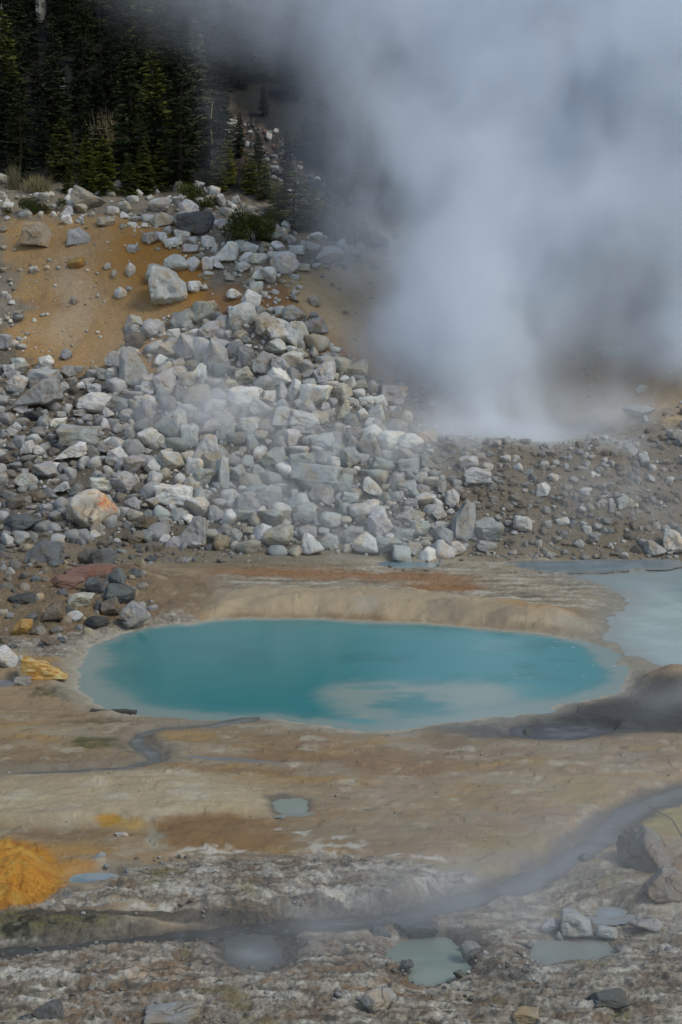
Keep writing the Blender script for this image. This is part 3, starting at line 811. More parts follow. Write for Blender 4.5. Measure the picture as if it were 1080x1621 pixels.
# named rocks: (px, py, w, h, kind, colour, label, short name used by neighbours, object name)
LM = [
 (142, 317, 56, 38, 'block', 'cream', 'big cream and tan boulder on the crest below the dark saplings', 'the big cream crest boulder'),
 (58, 376, 48, 40, 'wedge', 'tan', 'pyramid-shaped tan boulder on the left of the brown sand slope', 'the tan pyramid boulder'),
 (125, 377, 36, 27, 'wedge', 'grey', 'grey and tan angular rock resting on the upper brown sand', 'the angular rock on the upper sand'),
 (120, 419, 26, 18, 'round', 'orange', 'orange-brown rounded rock half sunk in the brown sand', 'the orange rock in the sand'),
 (310, 358, 62, 38, 'slab', 'dark grey', 'dark grey slab boulder among the white rocks of the crest', 'the dark grey crest slab'),
 (267, 458, 62, 60, 'block', 'pale grey', 'largest pale boulder standing at the foot of the orange sand', 'the largest pale upper boulder'),
 (250, 437, 42, 32, 'round', 'cream', 'cream boulder leaning behind the largest pale upper boulder', 'the leaning cream boulder'),
 (452, 420, 46, 38, 'block', 'white', 'white boulder at the right end of the crest band', 'the white crest-end boulder'),
 (521, 407, 46, 30, 'round', 'pale grey', 'pale boulder on the crest where the steam begins', 'the boulder at the steam edge'),
 (432, 374, 44, 32, 'block', 'cream', 'cream boulder right of the dark shrub on the crest', 'the cream boulder by the shrub'),
 (217, 585, 58, 58, 'wedge', 'grey', 'large grey pointed boulder on the lower edge of the brown sand', 'the large grey pointed boulder'),
 (295, 554, 44, 42, 'block', 'pale grey', 'pale faceted boulder at the upper left of the main rock pile', 'the pale faceted boulder'),
 (342, 568, 44, 48, 'block', 'pale grey', 'upright pale boulder in the upper part of the main rock pile', 'the upright pale boulder'),
 (467, 533, 42, 42, 'block', 'pale grey', 'pale block at the top right edge of the main rock pile', 'the pale top-edge block'),
 (441, 602, 50, 34, 'block', 'white', 'rounded-top white boulder in the middle of the main rock pile', 'the round-topped white boulder'),
 (387, 630, 57, 32, 'slab', 'white', 'long flat-faced white block lying in the main rock pile', 'the long white block'),
 (315, 630, 46, 34, 'round', 'tan', 'smooth tan-brown boulder seen through thin steam', 'the smooth tan boulder'),
 (498, 631, 54, 36, 'slab', 'white', 'broad white block with thin cracks at the right of the pile', 'the cracked white block'),
 (543, 652, 22, 30, 'wedge', 'cream', 'small upright yellowish shard right of the cracked white block', 'the yellowish shard'),
 (480, 670, 54, 34, 'slab', 'pale grey', 'pale slab boulder below the cracked white block', 'the pale slab below it'),
 (60, 630, 74, 56, 'wedge', 'grey', 'largest grey boulder of the left scree, sloping to the right', 'the largest left scree boulder'),
 (150, 641, 58, 33, 'block', 'white', 'wide white boulder in the left scree under the sand slope', 'the wide white scree boulder'),
 (124, 695, 68, 31, 'slab', 'grey', 'long low grey boulder in the left scree', 'the long low grey boulder'),
 (110, 719, 58, 30, 'wedge', 'white', 'pale pointed boulder just below the long low grey boulder', 'the pale pointed boulder'),
 (271, 675, 56, 48, 'round', 'pale grey', 'big smooth pale boulder with a scooped front in the pile', 'the smooth scooped boulder'),
 (240, 700, 46, 38, 'round', 'white', 'bright rounded boulder left of the scooped boulder', 'the bright rounded boulder'),
 (321, 716, 50, 48, 'wedge', 'pale grey', 'tall faceted pale boulder with a sharp ridge', 'the sharp-ridged boulder'),
 (436, 735, 50, 42, 'block', 'greenish grey', 'greenish grey block left of the long wedge boulder', 'the greenish block'),
 (502, 760, 82, 40, 'slab', 'greenish grey', 'long greenish wedge boulder with a flat bright top', 'the long wedge boulder'),
 (353, 754, 21, 54, 'slab', 'pale grey', 'narrow upright slab standing in the main rock pile', 'the narrow upright slab'),
 (277, 788, 64, 32, 'slab', 'white', 'bright tilted slab with a smooth top near the foot of the pile', 'the bright tilted slab'),
 (483, 816, 40, 34, 'round', 'greenish grey', 'rough rounded greenish boulder alone in the steamy foot of the pile', 'the lone rough boulder'),
 (303, 845, 52, 48, 'wedge', 'grey', 'grey wedge boulder at the foot of the pile above the flat', 'the grey foot wedge'),
 (350, 862, 30, 29, 'round', 'tan', 'small tan rounded boulder beside the grey wedge at the pile foot', 'the small tan boulder'),
 (585, 711, 36, 42, 'round', 'greenish grey', 'smooth dark greenish boulder at the right edge of the pile', 'the smooth greenish boulder'),
 (755, 756, 46, 24, 'slab', 'pale grey', 'flat pale slab lying on the brown rubble mound', 'the flat slab on the mound'),
 (735, 827, 42, 60, 'wedge', 'greenish grey', 'tallest upright block on the right with a dark left face', 'the tallest upright block'),
 (602, 836, 40, 36, 'block', 'pale grey', 'pale angular boulder at the waterline left of the upright block', 'the pale waterline boulder'),
 (702, 853, 36, 30, 'round', 'grey', 'grey leaning boulder touching the left of the upright block', 'the grey leaning boulder'),
 (775, 844, 50, 32, 'slab', 'greenish grey', 'sloping boulder right of the tallest upright block', 'the sloping boulder'),
 (827, 833, 32, 28, 'round', 'pale grey', 'pale rough boulder at the lower middle of the rubble mound', 'the pale rough boulder'),
 (722, 871, 38, 26, 'round', 'pale grey', 'low pale boulder at the water under the upright block', 'the low pale boulder'),
 (1068, 862, 38, 38, 'block', 'pale grey', 'pale boulder at the right frame edge beside the far water', 'the pale right-edge boulder'),
 (1037, 870, 36, 24, 'round', 'grey', 'brownish grey boulder left of the right-edge boulder', 'the brownish waterline boulder'),
 (860, 777, 24, 20, 'wedge', 'pale grey', 'small bright pointed rock on the brown rubble mound', 'the small bright pointed rock'),
 (965, 558, 46, 19, 'slab', 'pale grey', 'pale flat rock stuck in the orange slope between steam plumes', 'the pale rock on the orange slope'),
 (1015, 617, 22, 15, 'round', 'pale grey', 'small pale rock low on the orange slope at the right', 'the small rock on the orange slope'),
 (1011, 652, 52, 19, 'round', 'grey', 'low grey rock half hidden in steam above the mound', 'the low steamy rock'),
 (945, 531, 18, 12, 'round', 'grey', 'little grey rock above the flat rock on the orange slope', 'the little grey rock'),
 (620, 631, 50, 36, 'block', 'grey', 'grey boulder fading into the steam right of the main pile', 'the fading grey boulder'),
 (36, 832, 60, 28, 'round', 'dark grey', 'dark mossy low boulder at the left frame edge', 'the dark mossy boulder'),
 (70, 878, 58, 40, 'wedge', 'dark grey', 'dark wedge-shaped rock on the left bank', 'the dark wedge on the bank'),
 (165, 886, 40, 32, 'slab', 'dark grey', 'dark cube-like rock with a brown top behind the red slab', 'the dark cube rock'),
 (138, 884, 32, 26, 'round', 'brown', 'brown rounded rock pressed against the dark cube rock', 'the brown rounded rock'),
 (143, 909, 80, 22, 'slab', 'reddish', 'long red slab lying across the top of the left bank rocks', 'the red slab'),
 (107, 926, 54, 26, 'round', 'reddish', 'reddish brown rounded rock under the left end of the red slab', 'the reddish brown rock'),
 (151, 930, 36, 30, 'round', 'dark grey', 'dark grey rock under the middle of the red slab', 'the grey rock under the slab'),
 (186, 917, 30, 28, 'round', 'dark grey', 'dark grey rock at the right end of the red slab', 'the rock at the slab end'),
 (189, 944, 52, 34, 'round', 'dark grey', 'dark boulder with a small ochre patch below the red slab', 'the ochre-patched boulder'),
 (127, 952, 44, 22, 'slab', 'cream', 'whitish flat crusted rock on the left bank', 'the whitish flat rock'),
 (176, 966, 34, 34, 'block', 'brown', 'olive-brown block left of the grey rock at the pool edge', 'the olive-brown block'),
 (214, 975, 52, 40, 'block', 'grey', 'grey boulder touching the left rear edge of the turquoise pool', 'the grey pool-edge boulder'),
 (153, 988, 42, 22, 'round', 'blackish', 'dark mossy low rock at the rear left pool shore', 'the dark shore rock'),
 (86, 974, 42, 34, 'wedge', 'brown', 'brown and cream broken rock in the middle of the left bank', 'the broken bank rock'),
 (119, 977, 30, 18, 'round', 'pale grey', 'small pale crusted rock right of the broken bank rock', 'the small crusted rock'),
 (36, 997, 34, 28, 'round', 'orange', 'orange-brown rounded rock near the left frame edge', 'the orange bank rock'),
 (36, 949, 44, 16, 'slab', 'blackish', 'blackish flat rock on the sand at the far left', 'the blackish flat rock'),
 (79, 1018, 28, 20, 'round', 'brown', 'small olive rock below the broken bank rock', 'the small olive rock'),
 (8, 1046, 38, 40, 'round', 'pale grey', 'pale lumpy rock cut by the left frame edge', 'the pale lumpy rock'),
 (44, 869, 32, 14, 'round', 'tan', 'small tan rock on the mud left of the dark wedge', 'the small tan bank rock'),
 (61, 897, 16, 12, 'round', 'brown', 'little brown stone in front of the dark wedge', 'the little brown stone'),
 (36, 1079, 28, 12, 'slab', 'grey', 'small grey flat stone below the orange ridge', 'the small flat stone'),
 (158, 1357, 20, 13, 'wedge', 'grey', 'small grey stone on pale silt just above the blue-grey puddle', 'the stone above the puddle'),
 (193, 1322, 22, 6, 'slab', 'pale grey', 'thin pale stone on the sandy ledge beside the orange spot', 'the thin pale stone'),
 (912, 1466, 52, 40, 'block', 'greenish grey', 'pale faceted boulder sitting at the edge of the milky puddle', 'the faceted puddle boulder'),
 (871, 1469, 30, 23, 'round', 'pale grey', 'small pale stone left of the faceted puddle boulder', 'the small puddle stone'),
 (1022, 1352, 92, 70, 'block', 'taupe', 'largest hazy brown boulder in the lower right foreground', 'the large hazy brown boulder'),
 (1050, 1404, 62, 48, 'wedge', 'taupe', 'brownish triangular boulder leaning against the large hazy one', 'the brown triangular boulder'),
 (929, 1361, 28, 16, 'round', 'dark grey', 'small dark stone on the near bank of the grey stream', 'the dark streamside stone'),
 (963, 1586, 62, 26, 'slab', 'dark grey', 'dark flat rock near the bottom right corner', 'the dark bottom-right rock'),
 (832, 1611, 44, 20, 'slab', 'tan', 'tan flat stone on the bottom edge of the picture', 'the tan bottom stone'),
 (600, 1590, 58, 34, 'round', 'grey', 'grey crusted lump below the green-grey mud pool', 'the grey crusted lump'),
 (70, 1606, 64, 34, 'wedge', 'dark grey', 'dark angular rock in the bottom left corner', 'the bottom-left rock'),
 (275, 1614, 96, 22, 'slab', 'grey', 'wide flat grey rock on the bottom edge left of centre', 'the wide flat bottom rock'),
 (745, 1508, 34, 26, 'round', 'grey', 'grey rounded rock on the right rim of the mud pool', 'the mud pool rim rock'),
 (645, 1530, 22, 14, 'round', 'dark grey', 'dark knob at the left front rim of the mud pool', 'the dark rim knob'),
 (725, 1545, 18, 16, 'round', 'dark grey', 'dark knob at the front right rim of the mud pool', 'the second rim knob'),
 (660, 1470, 74, 15, 'slab', 'dark grey', 'dark flat ledge stone along the rear rim of the mud pool', 'the ledge stone'),
 (603, 1475, 36, 16, 'round', 'dark grey', 'dark low rock between the stream and the mud pool', 'the dark low rock'),
 (960, 1478, 36, 22, 'round', 'grey', 'dim grey stone right of the faceted puddle boulder', 'the dim grey stone'),
 (1020, 1470, 60, 26, 'round', 'grey', 'grey-violet low boulder at the right above the bottom edge', 'the grey-violet boulder'),
 (950, 1610, 30, 10, 'round', 'pale grey', 'small pale stone on the bottom edge right of the tan one', 'the small bottom stone'),
]
SHORT = []
for (px, py, w, h, kind, colour, label, short) in LM:
    o = put_rock(px, py, w, h, kind, colour)
    tag(o, label, 'boulder' if w > 24 else 'rock', 'boulders and rocks of the basin')
    SHORT.append((px, py, short))

# the split orange-stained boulder: own mesh with a groove and a stain
def split_boulder():
    V, Fc = rock_shape(4242, 'round')
    V[:, 0] *= 1 + .18 * (-V[:, 2]).clip(-1, 1)
    line = .10 + .10 * np.sin(V[:, 2] * 3.2) + .06 * np.sin(V[:, 2] * 9)
    g = np.exp(-((V[:, 0] - line) / .035) ** 2) * (V[:, 1] < 0) * sst(.55, .2, V[:, 2])
    V = V * (1 - .16 * g)[:, None]
    A = n3(V * 1.8, 5); B = n3(V * 6, 6)
    c = np.tile(np.array([.47, .435, .36]), (len(V), 1))
    c = lerp(c, (.30, .26, .20), sst(.0, .4, A) * .7)
    st = sst(.15, .6, V[:, 0] + .25 * B) * sst(-.15, .35, V[:, 2] + .3 * A)
    c = lerp(c, (.46, .24, .10), st * .85); c = lerp(c, (.40, .13, .07), st * sst(.1, .4, B) * .8)
    c = lerp(c, (.03, .025, .02), g)
    me = mesh_np('boulder', V, Fc); add_attr(me, 'tint', np.concatenate([c, np.ones((len(c), 1))], 1)); me.materials.append(RMS)
    o = put_rock(146, 812, 80, 62, 'round', 'cream', mesh=me, rz=0)
    o.rotation_euler = (0, 0, 0)
    return tag(o, 'rounded cream boulder with an orange stain and a dark vertical crack', 'boulder', 'boulders and rocks of the basin')
split_boulder(); SHORT.append((146, 812, 'the orange-stained cracked boulder'))

# ochre ridge stone beside the pool
def ridge_stone():
    V, Fc = rock_shape(77, 'wedge')
    t = (V[:, 0] + 1) / 2
    V[:, 2] *= 1 - .78 * t; V[:, 2] -= .55 * t; V[:, 1] *= 1 - .45 * t
    A = n3(V * np.array([1.5, 6, 6]), 9)
    c = np.tile(np.array([.47, .29, .08]), (len(V), 1))
    c = lerp(c, (.50, .40, .20), sst(.0, .4, A)); c = lerp(c, (.30, .12, .03), sst(.1, .4, -A) * .8)
    c = lerp(c, (.55, .52, .45), sst(-.72, -.85, V[:, 0] + .1 * A))
    c = lerp(c, (.18, .06, .02), sst(.55, .8, V[:, 2]) * .8)
    me = mesh_np('boulder', V, Fc); add_attr(me, 'tint', np.concatenate([c, np.ones((len(c), 1))], 1)); me.materials.append(RMS)
    o = put_rock(66, 1061, 88, 40, 'wedge', 'orange', mesh=me, rz=0, depth=.8, sink=.15)
    o.rotation_euler = (0, 0, -.12)
    return tag(o, 'bright ochre ridge-shaped stone pointing at the left end of the pool', 'rock', 'boulders and rocks of the basin')
ridge_stone(); SHORT.append((66, 1061, 'the ochre ridge stone'))

# more boulders read off the photograph, without a special look: (px, py, w, h, colour)
MORE = [(251, 327, 32, 25, 'pale grey'), (298, 332, 32, 28, 'white'), (358, 402, 40, 32, 'white'), (277, 420, 38, 29, 'white'), (305, 421, 26, 23, 'white'),
 (191, 466, 21, 18, 'white'), (398, 480, 34, 35, 'white'), (425, 440, 28, 29, 'white'), (371, 468, 26, 18, 'white'), (308, 456, 22, 19, 'white'), (323, 456, 14, 11, 'white'),
 (212, 513, 30, 26, 'pale grey'), (288, 512, 38, 32, 'grey'), (213, 545, 32, 32, 'brown'), (329, 421, 19, 22, 'white'), (385, 425, 27, 17, 'white'), (348, 421, 20, 17, 'white'),
 (365, 440, 18, 12, 'cream'), (207, 429, 17, 22, 'white'), (167, 353, 28, 15, 'cream'), (118, 478, 11, 14, 'cream'), (55, 428, 17, 13, 'pale grey'), (181, 436, 12, 14, 'cream'), (169, 423, 14, 12, 'cream'),
 (211, 395, 22, 14, 'pale grey'), (238, 380, 28, 20, 'pale grey'), (255, 376, 20, 14, 'white'), (350, 320, 18, 22, 'pale grey'), (374, 318, 14, 14, 'pale grey'),
 (105, 336, 22, 16, 'pale grey'), (106, 350, 20, 18, 'white'), (127, 333, 24, 16, 'cream'), (180, 335, 18, 14, 'white'), (197, 328, 24, 18, 'cream'), (198, 343, 18, 12, 'white'), (176, 336, 16, 16, 'pale grey'),
 (260, 350, 34, 22, 'cream'), (288, 345, 22, 16, 'pale grey'), (352, 357, 34, 18, 'white'), (290, 370, 28, 18, 'white'), (275, 385, 34, 16, 'white'), (330, 385, 24, 18, 'white'),
 (302, 395, 26, 14, 'pale grey'), (395, 395, 30, 20, 'white'), (410, 412, 28, 18, 'white'), (440, 392, 26, 18, 'white'), (470, 398, 26, 16, 'white'), (495, 392, 24, 14, 'pale grey'), (460, 380, 20, 14, 'pale grey'),
 (410, 440, 24, 20, 'white'), (405, 458, 26, 20, 'white'), (467, 440, 18, 11, 'pale grey'), (480, 425, 22, 12, 'white'), (498, 502, 18, 14, 'grey'), (468, 473, 14, 14, 'grey'), (498, 478, 22, 18, 'cream'),
 (330, 527, 40, 28, 'pale grey'), (373, 515, 32, 30, 'grey'), (422, 522, 36, 32, 'cream'), (438, 552, 38, 27, 'pale grey'), (372, 556, 27, 28, 'grey'), (390, 567, 29, 30, 'grey'), (417, 577, 40, 35, 'grey'),
 (463, 573, 34, 26, 'pale grey'), (445, 583, 34, 28, 'grey'), (387, 598, 30, 28, 'cream'), (512, 595, 36, 38, 'pale grey'), (360, 617, 36, 28, 'cream'), (340, 648, 38, 26, 'pale grey'), (540, 623, 36, 28, 'cream'),
 (466, 622, 20, 36, 'pale grey'), (448, 624, 20, 30, 'pale grey'), (429, 630, 26, 20, 'white'), (262, 608, 36, 40, 'pale grey'), (235, 618, 28, 24, 'pale grey'), (224, 657, 38, 38, 'grey'), (230, 638, 36, 22, 'pale grey'),
 (282, 627, 22, 34, 'grey'), (277, 533, 24, 22, 'white'), (283, 592, 30, 22, 'white'), (315, 590, 28, 24, 'white'), (300, 693, 30, 36, 'pale grey'), (267, 733, 52, 34, 'pale grey'), (358, 687, 30, 30, 'greenish grey'),
 (317, 668, 36, 26, 'grey'), (393, 680, 45, 30, 'pale grey'), (403, 703, 26, 24, 'greenish grey'), (463, 700, 28, 34, 'pale grey'), (511, 700, 42, 25, 'greenish grey'), (537, 713, 26, 26, 'greenish grey'),
 (480, 736, 50, 30, 'greenish grey'), (225, 657, 30, 26, 'grey'), (190, 643, 34, 26, 'grey'), (72, 748, 46, 30, 'grey'), (40, 765, 38, 26, 'pale grey'), (193, 766, 46, 34, 'grey'), (160, 772, 38, 24, 'white'),
 (213, 742, 36, 32, 'grey'), (241, 743, 27, 27, 'pale grey'), (325, 760, 40, 30, 'greenish grey'), (378, 752, 30, 30, 'greenish grey'), (410, 750, 28, 26, 'greenish grey'), (425, 790, 46, 34, 'greenish grey'),
 (217, 853, 28, 20, 'brown'), (320, 787, 36, 24, 'greenish grey'), (605, 740, 40, 24, 'greenish grey'), (555, 727, 34, 34, 'greenish grey'), (742, 735, 36, 22, 'pale grey'), (717, 790, 25, 24, 'pale grey'), (700, 775, 16, 26, 'grey'),
 (695, 817, 26, 22, 'pale grey'), (1020, 730, 22, 26, 'pale grey'), (1068, 690, 24, 16, 'pale grey'), (580, 637, 26, 16, 'white'), (582, 665, 20, 16, 'cream'), (627, 655, 22, 24, 'grey'), (545, 765, 30, 28, 'greenish grey'),
 (645, 773, 34, 20, 'greenish grey'), (615, 868, 44, 28, 'greenish grey'), (655, 872, 30, 22, 'pale grey'), (770, 866, 36, 18, 'grey'), (990, 798, 32, 20, 'grey'), (890, 827, 24, 12, 'pale grey'),
 (20, 590, 30, 22, 'pale grey'), (30, 575, 24, 14, 'pale grey'), (8, 545, 20, 26, 'grey'), (35, 590, 32, 24, 'cream'), (73, 576, 28, 22, 'white'), (105, 562, 22, 18, 'grey'), (68, 605, 44, 34, 'pale grey'), (28, 612, 34, 30, 'pale grey'),
 (108, 590, 28, 18, 'grey'), (100, 615, 20, 18, 'pale grey'), (128, 614, 20, 14, 'white'), (150, 618, 26, 16, 'pale grey'), (166, 596, 24, 20, 'grey'), (183, 573, 30, 26, 'pale grey'), (180, 595, 24, 22, 'pale grey'),
 (107, 650, 16, 18, 'pale grey'), (127, 656, 22, 12, 'grey'), (92, 670, 30, 14, 'white'), (55, 660, 30, 16, 'blackish'), (33, 650, 24, 14, 'pale grey'), (12, 666, 26, 22, 'grey'), (172, 656, 22, 18, 'pale grey'),
 (187, 680, 22, 16, 'pale grey'), (207, 688, 18, 24, 'grey'), (170, 712, 30, 22, 'grey'), (45, 714, 22, 26, 'pale grey'), (62, 716, 20, 18, 'pale grey'), (82, 744, 32, 18, 'white'), (18, 686, 22, 14, 'grey'), (10, 728, 20, 14, 'brown'),
 (185, 725, 38, 30, 'pale grey'), (125, 800, 26, 18, 'grey'), (95, 775, 30, 20, 'pale grey'), (25, 800, 30, 20, 'brown'), (60, 790, 26, 16, 'brown'), (70, 810, 30, 20, 'grey'), (210, 800, 30, 22, 'grey'), (240, 800, 24, 22, 'grey'),
 (235, 830, 34, 22, 'brown'), (262, 830, 26, 18, 'grey'), (275, 860, 26, 18, 'grey'), (245, 868, 28, 16, 'brown'), (345, 815, 34, 26, 'grey'), (385, 820, 40, 20, 'greenish grey'), (370, 850, 30, 20, 'grey'),
 (555, 790, 30, 20, 'greenish grey'), (530, 775, 24, 20, 'greenish grey'), (560, 850, 36, 24, 'greenish grey'), (520, 860, 34, 22, 'greenish grey'), (640, 820, 30, 26, 'grey'), (665, 840, 34, 26, 'greenish grey'), (640, 850, 36, 20, 'greenish grey'),
 (680, 735, 30, 26, 'grey'), (650, 740, 40, 24, 'greenish grey'), (560, 690, 26, 22, 'grey'), (605, 680, 30, 26, 'grey'), (570, 610, 24, 16, 'cream'), (560, 640, 18, 16, 'pale grey'), (650, 800, 24, 18, 'grey'), (610, 790, 26, 18, 'greenish grey')]

def near_short(px, py):
    d = [((px - a) ** 2 + 2.2 * (py - b) ** 2, a, b, s) for a, b, s in SHORT]
    return min(d)
def direction(px, py, a, b):
    dx, dy = px - a, py - b
    ang = math.degrees(math.atan2(-dy, dx)) % 360
    return ['right of', 'upper right of', 'above', 'upper left of', 'left of', 'lower left of', 'below', 'lower right of'][int((ang + 22.5) // 45) % 8]
ORD = ['', 'second ', 'third ', 'fourth ', 'fifth ', 'sixth ', 'seventh ', 'eighth ', 'ninth ', 'tenth ']
pending = []   # (obj, px, py, w, h, colour, kindword)

rr = random.Random(11)
for (px, py, w, h, c) in MORE:
    k = rr.choices(['block', 'round', 'slab', 'wedge'], (5, 3, 2, 2))[0]
    if w > 1.6 * h: k = 'slab'
    o = put_rock(px, py, w, h, k, c)
    pending.append((o, px, py, w, h, c, k))

# scattered rubble: zones in the photograph = stretches of slope
def inside(poly, X, Y): return sdf_poly(np.array(poly, float), X, Y) < 0
ZONES = [  # polygon, count, size min, size max, power, colours
 ([(0, 305), (200, 300), (330, 290), (440, 350), (560, 385), (590, 400), (560, 418), (480, 440), (470, 470), (400, 495), (380, 440), (310, 430), (250, 380), (160, 350), (90, 345), (40, 345), (0, 340)], 620, 5, 24, 1.7, ('white', 'white', 'pale grey', 'cream')),
 ([(200, 520), (300, 490), (470, 490), (560, 570), (640, 650), (700, 720), (720, 880), (350, 868), (230, 850), (170, 700), (180, 590)], 3600, 6, 42, 1.9, ('pale grey', 'pale grey', 'grey', 'white', 'greenish grey', 'cream')),
 ([(200, 520), (300, 490), (470, 490), (560, 570), (640, 650), (700, 720), (720, 880), (350, 880), (230, 860), (170, 700), (180, 590)], 3500, 2.5, 8, 1.2, ('pale grey', 'dirt grey', 'grey', 'dirt brown')),
 ([(-150, 1180), (600, 1165), (1230, 1175), (1230, 1330), (-150, 1340)], 260, 1.5, 5, 2.6, ('dirt brown', 'dirt grey', 'pale grey')),
 ([(560, 590), (700, 600), (720, 700), (660, 700)], 160, 4, 20, 1.6, ('pale grey', 'grey')),
 ([(720, 430), (1230, 430), (1230, 640), (760, 640)], 160, 3, 14, 2.2, ('pale grey', 'grey', 'taupe')),
 ([(-150, 560), (180, 585), (210, 700), (240, 860), (-150, 850)], 2400, 4.5, 30, 2.0, ('pale grey', 'grey', 'grey', 'dirt grey', 'dirt brown', 'grey')),
 ([(-150, 430), (20, 440), (50, 560), (-150, 570)], 150, 4, 18, 1.6, ('pale grey', 'white', 'grey')),
 ([(-150, 330), (60, 340), (40, 420), (20, 450), (-150, 450)], 70, 4, 14, 1.6, ('pale grey', 'cream', 'tan')),
 ([(600, 720), (700, 690), (860, 695), (1230, 680), (1230, 890), (640, 880)], 3200, 3, 19, 2.6, ('dirt grey', 'dirt brown', 'grey', 'dirt grey', 'dirt brown', 'dirt grey', 'grey', 'dirt brown', 'pale grey')),
 ([(920, 470), (955, 470), (960, 640), (925, 640)], 40, 4, 16, 1.5, ('pale grey', 'grey')),
 ([(1000, 640), (1230, 620), (1230, 700), (1000, 700)], 90, 5, 18, 1.5, ('pale grey', 'grey', 'brown')),
 ([(60, 340), (300, 370), (430, 430), (440, 520), (280, 530), (240, 600), (60, 600), (30, 500)], 260, 2.5, 10, 2.4, ('cream', 'white', 'tan', 'pale grey')),
 ([(430, 440), (600, 410), (700, 520), (640, 620), (500, 540)], 60, 3, 12, 2.2, ('grey', 'tan', 'cream')),
 ([(-150, 850), (350, 862), (420, 888), (240, 895), (-150, 905)], 420, 4, 20, 1.9, ('dirt brown', 'dirt grey', 'dark grey', 'taupe')),
 ([(-150, 890), (230, 890), (245, 975), (190, 1010), (90, 1030), (-150, 1040)], 420, 3.5, 24, 1.9, ('dirt brown', 'dirt grey', 'dark grey', 'taupe', 'tan', 'grey')),
 ([(560, 885), (880, 880), (1080, 885), (1000, 920), (560, 900)], 90, 2.5, 9, 2, ('grey', 'brown')),
 ([(180, 1350), (620, 1360), (560, 1450), (120, 1450)], 300, 2.5, 9, 2.4, ('dirt grey', 'dirt brown', 'grey')),
 ([(-150, 1500), (560, 1480), (1230, 1440), (1230, 1640), (-150, 1640)], 1500, 3, 14, 2.6, ('dirt grey', 'dirt brown', 'grey', 'dirt grey', 'taupe', 'dark grey')),
 ([(700, 1480), (860, 1510), (870, 1560), (740, 1570)], 120, 3, 11, 2.0, ('pale grey', 'grey', 'brown')),
 ([(360, 180), (420, 200), (560, 330), (600, 390), (470, 320), (350, 230)], 260, 3, 14, 1.9, ('reddish', 'dirt grey', 'grey', 'dark grey', 'pale grey')),
 ([(-150, 1230), (600, 1180), (1080, 1160), (1080, 1230), (600, 1330), (-150, 1350)], 60, 1.5, 4, 2.0, ('brown', 'dark grey')),
]
rs = np.random.RandomState(3)
cand = []
for poly, cnt, s0, s1, pw, cols in ZONES:
    P_ = np.array(poly, float)
    n = cnt * 4
    X = rs.uniform(P_[:, 0].min(), P_[:, 0].max(), n); Y = rs.uniform(P_[:, 1].min(), P_[:, 1].max(), n)
    k = inside(poly, X, Y); cnt = int(cnt * (1.12 if P_[:, 0].min() < -100 else 1)); X, Y = X[k][:cnt], Y[k][:cnt]
    S = s0 + (s1 - s0) * rs.uniform(0, 1, len(X)) ** (1 + pw)
    for a, b, c in zip(X, Y, S): cand.append((c, a, b, cols[rs.randint(len(cols))]))
cand.sort(key=lambda t: -t[0])
PL = np.array(ROCKS)
acc = []
wd = {k: i for i, k in enumerate([w[0] for w in WATERS])}
bx, by = list(PL[:, 0]), list(PL[:, 1]); br = list((PL[:, 2] + PL[:, 3]) / 4)
BX = np.zeros(30000); BY = np.zeros(30000); BR = np.zeros(30000); nb = len(bx)
BX[:nb], BY[:nb], BR[:nb] = bx, by, br
for s, a, b, c in cand:
    h = s * .75
    q = ((BX[:nb] - a) ** 2 + (1.25 * (BY[:nb] - b)) ** 2) < ((BR[:nb] + s * .44) * (.62 if s > 9 else .72)) ** 2
    if q.any(): continue
    acc.append((s, a, b, c)); BX[nb], BY[nb], BR[nb] = a, b, s * .44; nb += 1
pts = [hit(a, b + .2 * s) for s, a, b, c in acc]
X = np.array([p[0] for p in pts]); Y = np.array([p[1] for p in pts])
wet = np.zeros(len(X), bool); zz = Y < 38
for w in WATERS: wet[zz] |= w[1](X[zz], Y[zz]) < .02
keep = [i for i in range(len(acc)) if not wet[i]]
n_ind = 300 - len(ROCKS)
vis = [i for i in keep if 0 < acc[i][1] < 1080 and acc[i][2] < 1615]
big = vis[:max(0, n_ind)]; bs_ = set(big); small = [i for i in keep if i not in bs_]
for i in big:
    s, a, b, c = acc[i]; k = rr.choices(['block', 'round', 'slab', 'wedge'], (5, 4, 1, 2))[0]
    w, h = s * rr.uniform(.95, 1.2), s * rr.uniform(.65, .9)
    o = put_rock(a, b, w, h, k, c); pending.append((o, a, b, w, h, c, k))

def rubble_mesh(ids):
    protos = {2: [rock_shape(500 + i, k, 2) for i, k in enumerate(['block', 'round', 'block', 'wedge', 'slab', 'round', 'block', 'block'])],
              3: [rock_shape(600 + i, k, 3) for i, k in enumerate(['block', 'round', 'block', 'wedge', 'slab', 'round', 'block', 'block'])]}
    Vs, Fs, Cs, off = [], [], [], 0
    r = np.random.RandomState(9)
    for i in ids:
        s, a, b, c = acc[i]; x, y, z, d = pts[i]
        V, Fc = protos[3 if s > 7 else 2][r.randint(8)]
        m = d / FPX * s / 2
        R = rand_rot(r) if r.rand() < .5 else np.eye(3)
        V = (V * np.array([1, r.uniform(.8, 1.1), r.uniform(.6, .9)])) @ R.T
        t = r.uniform(0, 2 * pi); Rz = np.array([[cos(t), -sin(t), 0], [sin(t), cos(t), 0], [0, 0, 1]])
        V = V @ Rz.T * m + np.array([x, y, z + m * (.05 if c.startswith('dirt') else .28)])
        Vs.append(V); Fs.append(Fc + off); off += len(V)
        k = np.array(COLR[c]) * r.uniform(.75, 1.15); Cs.append(np.tile(np.append(k, 1), (len(V), 1)))
    me = mesh_np('loose_rubble', np.concatenate(Vs), np.concatenate(Fs))
    add_attr(me, 'tint', np.concatenate(Cs)); me.materials.append(RMS)
    return me
